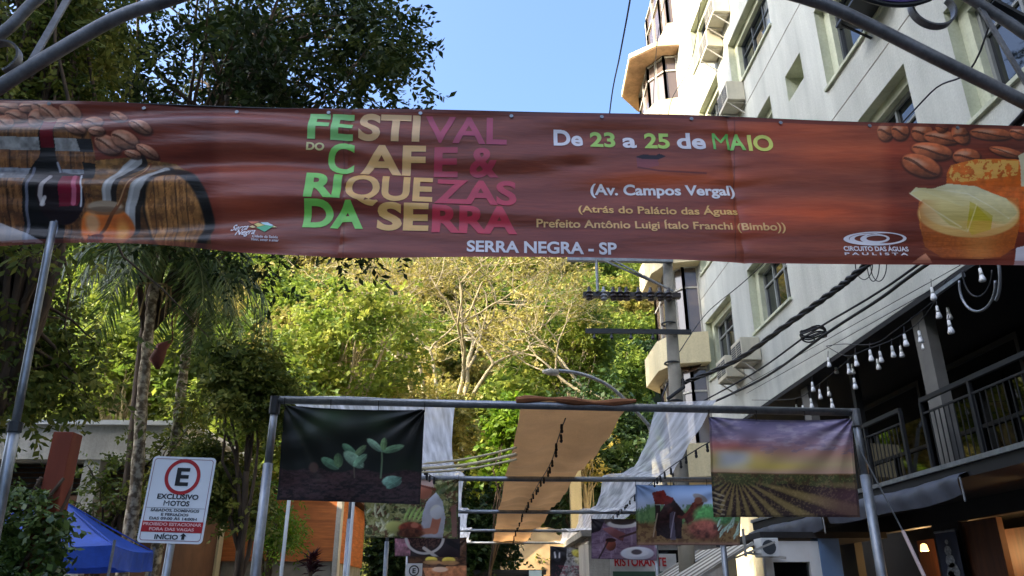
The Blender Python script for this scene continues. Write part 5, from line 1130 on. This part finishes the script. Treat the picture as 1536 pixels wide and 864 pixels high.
LM = dict(
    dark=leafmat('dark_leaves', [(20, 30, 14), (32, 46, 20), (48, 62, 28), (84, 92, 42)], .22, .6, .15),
    olive=leafmat('olive_leaves', [(48, 62, 24), (76, 88, 34), (108, 114, 48), (140, 134, 62)], .35, .6, .2),
    lit=leafmat('yellow_green_leaves', [(60, 84, 30), (96, 118, 40), (134, 146, 54), (170, 166, 76)], .45, objvar=.35),
    gold=leafmat('golden_leaves', [(96, 104, 46), (138, 132, 60), (174, 160, 84), (190, 166, 104)], .42, objvar=.25),
    green=leafmat('fresh_green_leaves', [(58, 92, 22), (92, 124, 28), (130, 152, 40)], .45),
    mid=leafmat('mid_green_leaves', [(28, 46, 22), (46, 68, 30), (68, 90, 40)], .28, objvar=.3),
    palm=leafmat('palm_leaflets', [(48, 66, 32), (76, 94, 46), (112, 124, 66)], .25),
    vine=leafmat('vine_leaves', [(32, 50, 20), (56, 78, 30), (92, 112, 48), (122, 134, 70)], .25, .4, .5),
    red=leafmat('dark_red_leaves', [(40, 14, 22), (66, 22, 30), (46, 30, 22)], .2),
)
def tree(name, label, cat, base, trunk, r0, r1, blobs, nclump, seed, leafm, barkm, r=.75, n_sprig=9, L=.55, n_leaf=10, ll=.17, lw=.035, droop=.5, gap=-.3, limb=.5, shell=.5, group=None, rb=.3, gs=1.6):
    rng = np.random.default_rng(seed); t = thing(name, label, cat, base, group)
    cp = crown_points(rng, blobs, nclump, gap, shell, gs)
    mb = MB(); branches(mb, rng, trunk, r0, r1, cp[rng.random(len(cp)) < limb], rb); mb.obj('trunk', barkm, t, smooth=True)
    V_ = leaves(rng, cp, r, n_sprig, L, n_leaf, ll, lw, droop)
    np_mesh('crown', V_, quads(V_), leafm, t); return t
# large dark tree whose crown fills the top left of the view
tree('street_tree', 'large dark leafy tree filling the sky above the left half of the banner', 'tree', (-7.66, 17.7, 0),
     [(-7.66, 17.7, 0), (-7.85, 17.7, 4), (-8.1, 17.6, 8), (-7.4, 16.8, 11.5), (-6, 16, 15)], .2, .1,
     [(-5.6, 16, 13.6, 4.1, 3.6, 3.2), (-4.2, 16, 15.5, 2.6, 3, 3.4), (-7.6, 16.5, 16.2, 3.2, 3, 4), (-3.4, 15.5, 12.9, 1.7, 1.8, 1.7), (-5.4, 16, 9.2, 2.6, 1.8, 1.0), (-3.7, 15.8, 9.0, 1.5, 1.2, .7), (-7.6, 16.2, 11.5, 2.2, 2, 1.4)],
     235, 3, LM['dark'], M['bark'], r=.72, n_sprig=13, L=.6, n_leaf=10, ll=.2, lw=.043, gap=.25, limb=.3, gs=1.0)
# tree at the left edge
tree('street_tree', 'dark drooping tree at the left edge with layered boughs beside the slim mast', 'tree', (-7.3, 11, 0),
     [(-7.35, 11, 0), (-7.25, 11, 2.6), (-6.95, 11, 4.4), (-7.3, 11, 7), (-8.2, 11, 11)], .16, .05,
     [(-9.0, 11.3, 11.4, 2.1, 2.2, 3.6), (-8.3, 11.2, 9.3, 1.6, 1.8, 1.2), (-7.6, 11.4, 6.3, 2.0, 1.6, 1.0), (-6.2, 11.6, 5.2, 1.5, 1.3, .8), (-7.8, 11.4, 5.0, 1.6, 1.4, 1.2), (-5.3, 12, 5.3, 1.0, .9, .6), (-7.4, 10.6, 5.6, 1.0, .6, 1.2)],
     440, 5, LM['olive'], M['bark'], r=.55, n_sprig=12, L=.45, n_leaf=10, ll=.15, lw=.034, droop=.8, gap=-.6, limb=.6)
# bushy tree right of the parking sign
tree('bushy_tree', 'bushy dark green tree between the parking sign and the left gantry post', 'tree', (-4.9, 16.2, 0),
     [(-4.9, 16.2, 0), (-4.8, 16.2, 2), (-4.9, 16.2, 4)], .12, .06, [(-5.2, 16.4, 5.3, .95, .9, 1.3), (-5.0, 16.3, 4.1, .9, .8, 1.0), (-5.5, 16.4, 4.6, .7, .7, .6), (-4.6, 16.2, 4.0, .4, .5, .4), (-5.3, 16.2, 6.2, .6, .6, .6)],
     190, 8, LM['olive'], M['bark'], r=.45, n_sprig=12, L=.35, n_leaf=10, ll=.13, lw=.032, gap=-1.3, limb=.08)
tree('bushy_tree', 'low bushy tree with hanging sprays before the pale roof band', 'tree', (-8.3, 17.6, 0),
     [(-8.3, 17.6, 0), (-8.2, 17.6, 2), (-8.1, 17.6, 3.4)], .1, .05, [(-7.9, 17.6, 4.0, 1.0, .9, .9), (-8.6, 17.6, 3.4, .7, .7, .6), (-7.0, 18, 5.2, .6, .8, 1.0)],
     46, 9, LM['olive'], M['bark'], r=.45, n_sprig=9, L=.35, n_leaf=10, ll=.13, lw=.032, gap=-.5, limb=.4)
tree('bushy_tree', 'fresh green drooping bush beside the orange boards behind the left gantry post', 'tree', (-5.4, 21, 0),
     [(-5.6, 21, 0), (-5.5, 21, 2), (-5.5, 21, 3.4)], .09, .05, [(-5.3, 21, 4.0, .8, .6, .9), (-5.0, 21, 3.4, .5, .5, .6)],
     50, 10, LM['green'], M['bark'], r=.4, n_sprig=9, L=.5, n_leaf=12, ll=.12, lw=.02, droop=1.0, gap=-.9, limb=.4)
# hill trees in the middle distance, each its own crown
SPEC = [(-10.5, 30, 9.6, 3.0, 'lit', 'yellow green tree rising behind the right hand palm'), (-6.2, 32, 11.0, 3.2, 'lit', 'yellow green tree just left of the bare tree, under the middle of the banner'),
        (-8.2, 27, 6.8, 2.4, 'lit', 'low dull green tree above the left gantry corner'), (-13.5, 29, 9.0, 3.2, 'lit', 'sunlit tree behind the two palm trunks'),
        (-19, 30, 9.2, 3.4, 'mid', 'dull green tree behind the left edge boughs'), (-3.2, 36, 9.2, 2.6, 'gold', 'golden leaved small tree at the foot of the bare tree'),
        (-22, 34, 7.5, 3.2, 'mid', 'dark green tree above the left end of the pale roof'), (-15.5, 33, 7.5, 3.2, 'mid', 'dark green tree above the pale roof beside the first palm'),
        (5.6, 37, 8.6, 3.0, 'mid', 'dark green tree behind the crossarms of the utility pole'), (4.4, 36, 7.6, 2.1, 'mid', 'dark green tree right of the orange canopy'), (6.0, 33.5, 6.0, 2.2, 'mid', 'dark shaded tree close beside the bay tower'),
        (-.6, 38, 5.0, 2.4, 'mid', 'shaded tree left of the orange canopy'), (5.2, 46, 16.0, 2.6, 'lit', 'bright yellow green crown seen through the pole crossarms')]
for k, (x, y, z, r_, lm, lab) in enumerate(SPEC):
    gz = float(ground_z(x, y)); rg = np.random.default_rng(100+k)
    bl = [(x, y, z, r_, r_*.9, r_*.85)]+[(x+rg.uniform(-1, 1)*r_*.75, y+rg.uniform(-.8, .4)*r_*.6, z+rg.uniform(-.5, .6)*r_, r_*.5, r_*.5, r_*.42) for _ in range(5)]
    tree('leafy_tree', lab, 'tree', (x, y, gz), [(x+.2, y, gz-.3), (x, y, (gz+z)/2), (x-.1, y, z)], .2, .08, bl, 150, 40+k, LM[lm], M['palebark'] if lm in ('lit', 'gold') else M['bark'], r=.8, n_sprig=11, L=.55, n_leaf=8, ll=.24, lw=.075, droop=.35, gap=-.7, limb=.3, shell=.55)
q = MB()
# bright young tree in front of the bare trunk
tree('young_tree', 'small bright yellow green tree above the left end of the orange canopy', 'tree', (.2, 30, 0), [(.2, 30, 0), (.3, 30, 3), (1.15, 30, 6.5)], .07, .04,
     [(1.4, 30, 8.0, 1.2, .9, .9), (.5, 30, 6.6, .8, .7, .8), (1.9, 30, 6.8, .7, .6, .6)], 60, 71, LM['green'], M['bark'], r=.5, n_sprig=9, L=.5, n_leaf=9, ll=.24, lw=.08, gap=-.6, limb=.5)
tree('young_tree', 'thin leaved tree with dry twigs beside the street lamp arm', 'tree', (4.2, 31.5, 0), [(4.2, 31.5, 0), (4.1, 31.5, 4), (4.0, 31.5, 7.6)], .1, .04,
     [(4.0, 31.5, 8.2, 1.3, .9, .9), (4.6, 31.5, 7.0, 1.0, .8, .8)], 36, 72, LM['gold'], M['palebark'], r=.55, n_sprig=6, L=.4, n_leaf=7, ll=.2, lw=.06, gap=-.6, limb=.9)
# the pale bare tree: repeated forking limbs
def bare(base, first, seed, label, depth=7):
    rng = np.random.default_rng(seed); t = thing('bare_tree', label, 'tree', base); mb = MB(); tips = []
    def grow(p, d, L_, r_, k):
        n = 5; pts_ = [p]; dd = d
        for i in range(n):
            dd = dd+rng.normal(0, .15, 3)*np.array([1, .7, .8])+np.array([0, 0, .035]); dd = dd/np.linalg.norm(dd); pts_.append(pts_[-1]+dd*L_/n)
        mb.tube(pts_, [r_*(1-.3*i/n) for i in range(n+1)], 8 if r_ > .06 else 5, caps=False)
        if k == 0 or r_ < .009: tips.append(pts_[-1]); return
        if k < 4: tips.append(pts_[3])
        m = 2 if rng.random() < .6 else 3
        for j in range(m):
            q_ = rng.normal(0, 1, 3); q_ -= dd*(q_@dd); q_ /= np.linalg.norm(q_); a = rng.uniform(.35, .98)
            nd = dd*math.cos(a)+q_*math.sin(a)*np.array([1.25, .8, .85]); nd[2] += .03; nd /= np.linalg.norm(nd)
            grow(pts_[-1 if j else -1], nd, L_*rng.uniform(.68, .9), r_*.7*rng.uniform(.8, 1.0), k-1)
    for (p, d, L_, r_) in first: grow(np.array(p, float), np.array(d, float)/np.linalg.norm(d), L_, r_, depth)
    mb.obj('trunk', M['palebark'], t, smooth=True); tips = np.array(tips)
    sel = tips[rng.random(len(tips)) < .5]
    V_ = leaves(rng, sel, .3, 3, .35, 5, .17, .06, .2); np_mesh('crown', V_, quads(V_), LM['gold'], t); return tips
gz = float(ground_z(-1, 46)); T_ = lambda x, y, Y: tuple(atY(x, y, Y))
bare((-1.2, 45, gz), [(T_(690, 640, 45), (-.08, 0, 1), 3.6, .18), (T_(674, 640, 45.5), (.5, .1, 1), 3.6, .16), (T_(652, 630, 44.5), (-.35, -.1, 1), 3.4, .15), (T_(700, 610, 45), (.55, -.1, .9), 3.0, .14)], 21, 'pale bare branched tree spreading above the orange canopy in the centre')
bare((-3.6, 44, gz), [(T_(632, 640, 44), (-.5, 0, 1), 3.4, .15), (T_(655, 600, 44), (-.1, 0, 1), 3.2, .12)], 33, 'pale leaning bare tree standing close left of the larger bare tree', 6)
bare((4.6, 42, 0), [(T_(905, 600, 42), (-.9, 0, .55), 2.4, .12), (T_(880, 590, 42), (-.7, .1, .3), 2.2, .1)], 37, 'small bare tree with pale leaning limbs behind the street lamp arm', 5)
for (o_, xy) in (((-1.2, 45), (690, 655)), ((-3.6, 44), (640, 655)), ((4.6, 42), (920, 640))): pass
tb = MB(); a = T_(690, 642, 45); tb.tube([(a[0]+.2, 45, gz-.6), (a[0]+.1, 45, a[2]*.6+gz*.4), a], [.36, .3, .24], 12).obj('trunk_base', M['palebark'], bpy.data.objects['bare_tree'], smooth=True)
a = T_(632, 642, 44); MB().tube([(a[0]+.9, 44, gz-1.5), (a[0]+.4, 44, a[2]*.5+gz*.5), a], [.27, .23, .17], 12).obj('trunk_base', M['palebark'], bpy.data.objects['bare_tree.001'], smooth=True)
a = T_(905, 602, 42); MB().tube([(a[0]+1.2, 42, -.3), (a[0]+.8, 42, a[2]*.5), a], [.2, .17, .13], 10).obj('trunk_base', M['palebark'], bpy.data.objects['bare_tree.002'], smooth=True)
# forest on the slope: four kinds, copied
def hill_tree(name, lm, seed, r_, label):
    x, y = 0., 400.; z = r_*1.15
    rg = np.random.default_rng(seed); bl = [(0, 0, z, r_, r_, r_*.8)]+[(rg.uniform(-1, 1)*r_*.8, rg.uniform(-1, 1)*r_*.8, z+rg.uniform(-.3, .8)*r_*.7, r_*.5, r_*.5, r_*.4) for _ in range(7)]
    return tree(name, label, 'tree', (0, 0, 0), [(0, 0, -1.5), (.1, 0, z*.5), (0, .1, z)], .22, .08, bl, 160, seed, LM[lm], M['palebark'], r=.95, n_sprig=11, L=.6, n_leaf=7, ll=.34, lw=.12, droop=.3, gap=-.8, limb=.15, shell=.6, group='trees covering the sunlit hillside')
LABS = ['trees covering the sunlit hillside beyond the street, olive to golden']
prot = [hill_tree('hill_tree', 'gold', 201, 4.2, LABS[0]), hill_tree('hill_tree', 'lit', 202, 4.0, LABS[0]), hill_tree('hill_tree', 'gold', 203, 3.4, LABS[0]), hill_tree('hill_tree', 'lit', 204, 4.6, LABS[0]), hill_tree('hill_tree', 'mid', 205, 4.0, LABS[0])]
for p_ in prot: p_['label'] = 'leafy hillside tree, one of those packed on the sunlit slope behind the street'
rng = np.random.default_rng(77); used = [0]*5; spots = []
for y in np.arange(49, 118, 5.2):
    for x in np.arange(-.46*y-8, .20*y+4, 5.6):
        spots.append((x+rng.uniform(-1.6, 1.6), y+rng.uniform(-1.6, 1.6)))
for x, y in spots:
    px, py = proj((x, y, float(ground_z(x, y))+5)); right = px > 840
    k = int(rng.choice(5, p=(.04, .3, .02, .14, .5) if px < 260 else (.1, .5, .05, .2, .15) if right else (.24, .32, .18, .18, .08)))
    if px > 1000 or px < -60: continue
    L3 = (x, y, float(ground_z(x, y))-.3)
    o = prot[k] if used[k] == 0 else dup(prot[k], (0, 0, 0)); used[k] += 1
    o.location = L3; s_ = rng.uniform(.75, 1.2); o.scale = (s_, s_, s_*rng.uniform(.85, 1.2)); o.rotation_euler.z = rng.uniform(0, 6.28)
# shrubs on the cut bank, ground cover
rng = np.random.default_rng(5); N_ = 900; xs_ = rng.uniform(-14, 9, N_); ys_ = rng.uniform(42.5, 50, N_); keep = lump(xs_, ys_, 1.2) > np.where((xs_ > -2.5) & (xs_ < 6), .35, -.5)
cc = np.stack([xs_, ys_, ground_z(xs_, ys_)+.2], 1)[keep]; V_ = leaves(rng, cc, .5, 6, .5, 6, .25, .07, -.1)
tag(np_mesh('bank_scrub', V_, quads(V_), LM['lit']), 'scrubby ground cover growing over the cut earth bank', 'ground cover', kind='stuff')
# clipped green wall behind the left gantries
hd = thing('ivy_wall', 'tall dark green leafy hedge behind the farmer banner', 'hedge', (-1.6, 33, 0))
rng = np.random.default_rng(6); n = 1500; cc = np.stack([rng.uniform(-4.6, .3, n), 33+rng.uniform(-.3, .4, n), rng.uniform(0.1, 5.0, n)], 1); V_ = leaves(rng, cc, .25, 5, .3, 6, .2, .06, .3)
np_mesh('foliage', V_, quads(V_), LM['mid'], hd); MB().box(-4.5, .2, 33.2, 33.5, -.1, 4.8).obj('stems', M['bark'], hd)
# ------------------------------------------------------------------ palms
def palm(label, pts_, seed, nf, Lf, az0=(), sheath=False):
    rng = np.random.default_rng(seed); t = thing('palm_tree', label, 'palm', (pts_[0][0], pts_[0][1], 0)); P = smooth_path(pts_, 8); k = len(P)
    MB().tube(P, [.14-.045*i/(k-1)+.012*math.sin(i*1.9) for i in range(k)], 12).obj('trunk', M['palmbark'], t, smooth=True)
    top = np.array(P[-1]); MB().tube([top, top+np.array([.02, 0, .5]), top+np.array([.04, 0, 1.0])], [.095, .085, .03], 10).obj('crownshaft', pm('green_crownshaft', (112, 122, 58), .6, .2, 3), t, smooth=True)
    c0 = top+np.array([.03, 0, .85])
    for i in range(nf+len(az0)):
        az = 2*math.pi*i/nf+rng.uniform(-.3, .3); el = rng.uniform(-.1, .85); L_ = Lf*rng.uniform(.85, 1.15); n = 26
        if i >= nf: az, el, L_ = az0[i-nf]
        pp = [c0]; d = np.array([math.cos(az)*math.cos(el), math.sin(az)*math.cos(el), math.sin(el)])
        for j in range(n):
            pp.append(pp[-1]+d*L_/n); d = d+np.array([0, 0, -.10-.06*(j/n)]); d /= np.linalg.norm(d)
        pp = np.array(pp); f_ = MB(); f_.tube(pp[::2], [.028*(1-.8*j/13) for j in range(len(pp[::2]))], 5); rach = f_.obj('frond', pm('frond_stalk', (112, 116, 62), .6, .15) if i == 0 and seed < 0 else M['palmstalk'], t, smooth=True)
        V_ = []
        for j in range(4, n+1):
            tn_ = pp[j]-pp[j-1]; tn_ /= np.linalg.norm(tn_); sd = np.cross(tn_, [0, 0, 1]); sd /= np.linalg.norm(sd)+1e-6; ll_ = .8*math.sin(math.pi*min(j/n*.92+.08, 1))**.6
            for sg in (-1, 1):
                for h in (0, .5):
                    b_ = pp[j]-(pp[j]-pp[j-1])*h; ld = sd*sg*.8+tn_*.5+np.array([0, 0, -.45])+rng.normal(0, .12, 3); ld /= np.linalg.norm(ld); wv = np.cross(ld, sd*sg+np.array([0, 0, .6])); wv = tn_*.03
                    m_ = b_+ld*ll_*.55; e_ = b_+ld*ll_+np.array([0, 0, -.14*ll_]); V_ += [b_, m_+wv, e_, m_-wv]
        V_ = np.array(V_); np_mesh('leaflets', V_, quads(V_), LM['palm'], rach)
    if sheath:
        c = np.array(atY(238, 530, pts_[0][1]-.2)); MB().tube([c+np.array([.25, 0, .3]), c+np.array([.05, 0, .15]), c+np.array([-.02, 0, -.15]), c+np.array([.05, 0, -.35])], [.02, .13, .16, .04], 8).tube([c+np.array([.25, 0, .3]), c+np.array([.12, .05, .9])], .02, 6).obj('dead_sheath', M['brownleaf'], t, smooth=True)
    m = MB()
    for i in range(16):
        a = rng.uniform(0, 6.28); q_ = top+np.array([.1*math.cos(a), .1*math.sin(a), -.02]); L_ = rng.uniform(.5, 1.2); m.tube([q_, q_+np.array([.25*math.cos(a), .25*math.sin(a), -.1*L_]), q_+np.array([.32*math.cos(a), .32*math.sin(a), -.8*L_])], .012, 5)
    m.obj('fruit_strands', pm('dry_strands', (150, 124, 76), .8, .2), t)
M['palmstalk'] = pm('frond_stalk', (112, 116, 62), .6, .15)
A = lambda x, y, Y: tuple(atY(x, y, Y))
a = A(200, 760, 16.5); palm('palm with a mottled trunk and hanging brown sheath, left of the parking sign', [(a[0]+.02, 16.5, 0), a, A(214, 590, 16.5), A(226, 470, 16.5), A(234, 425, 16.5)], 11, 9, 3.0, ((3.7, .35, 3.6), (3.95, .15, 3.2), (4.5, .1, 2.6)), True)
a = A(258, 700, 18); palm('palm with a paler trunk rising directly behind the parking sign', [(a[0]-.1, 18, 0), a, A(270, 600, 18), A(283, 500, 18), A(292, 440, 18)], 14, 9, 3.2, ((5.2, -.5, 3.2), (5.5, -.2, 3.0), (4.9, .1, 2.8)))
# ------------------------------------------------------------------ vine covered red post
vp = thing('timber_post', 'rust red square timber post rising out of the leafy vine at the lower left', 'post', (-4.35, 8, 0))
MB().bar((-4.27, 8, 0), (-4.27, 8, 3.16), .2, .2, (0, 1, 0)).obj('shaft', M['redpost'], vp, bevel=.008)
vn_ = thing('climbing_vine', 'leafy green climbing vine wrapped around the red timber post', 'plant', (-4.5, 8, 0))
rng = np.random.default_rng(9)
cc = crown_points(rng, [(-4.62, 7.95, 2.3, .42, .35, .42), (-4.75, 8, 1.75, .42, .4, .5), (-4.3, 7.9, 1.9, .28, .25, .6), (-4.55, 7.9, 2.72, .28, .2, .25), (-5.0, 8.1, 2.0, .3, .3, .3), (-4.6, 8, 1.1, .5, .4, .5), (-4.15, 7.8, 1.95, .16, .15, .45), (-4.3, 7.75, 2.4, .2, .12, .2), (-4.6, 7.9, 1.5, .5, .3, .5)], 340, -1.2, .3, .5)
V_ = leaves(rng, cc, .12, 6, .2, 7, .085, .024, .6); np_mesh('foliage', V_, quads(V_), LM['vine'], vn_)
mb = MB()
for i in range(5):
    ph = i*1.3; mb.tube([(-4.38+.015*z*5/3+.16*math.cos(z*3+ph), 8+.16*math.sin(z*3+ph), z) for z in np.linspace(0, 2.7, 26)], .018, 6)
mb.obj('stem', M['bark'], vn_, smooth=True)
# dark red cordyline below the seedling banner
cd = thing('red_cordyline', 'dark red spiky cordyline in front of the orange boards', 'plant', tuple(np.array(atY(467, 850, 18))*np.array([1, 1, 0])))
rng = np.random.default_rng(4); c = np.array(atY(467, 846, 18)); V_ = []
for i in range(70):
    a, e = rng.uniform(0, 6.28), rng.uniform(-.1, 1.3); d = np.array([math.cos(a)*math.cos(e), math.sin(a)*math.cos(e), math.sin(e)]); s_ = np.cross(d, [0, 0, 1]); s_ /= np.linalg.norm(s_)+1e-6; b_ = c+np.array([0, 0, rng.uniform(-.3, .12)]); L_ = rng.uniform(.25, .42)
    V_ += [b_, b_+d*L_*.5+s_*.03, b_+d*L_+np.array([0, 0, -.06]), b_+d*L_*.5-s_*.03]
np_mesh('foliage', np.array(V_), quads(np.array(V_)), LM['red'], cd); MB().tube([(c[0], c[1], 0), tuple(c)], .04, 8).obj('stem', M['bark'], cd)
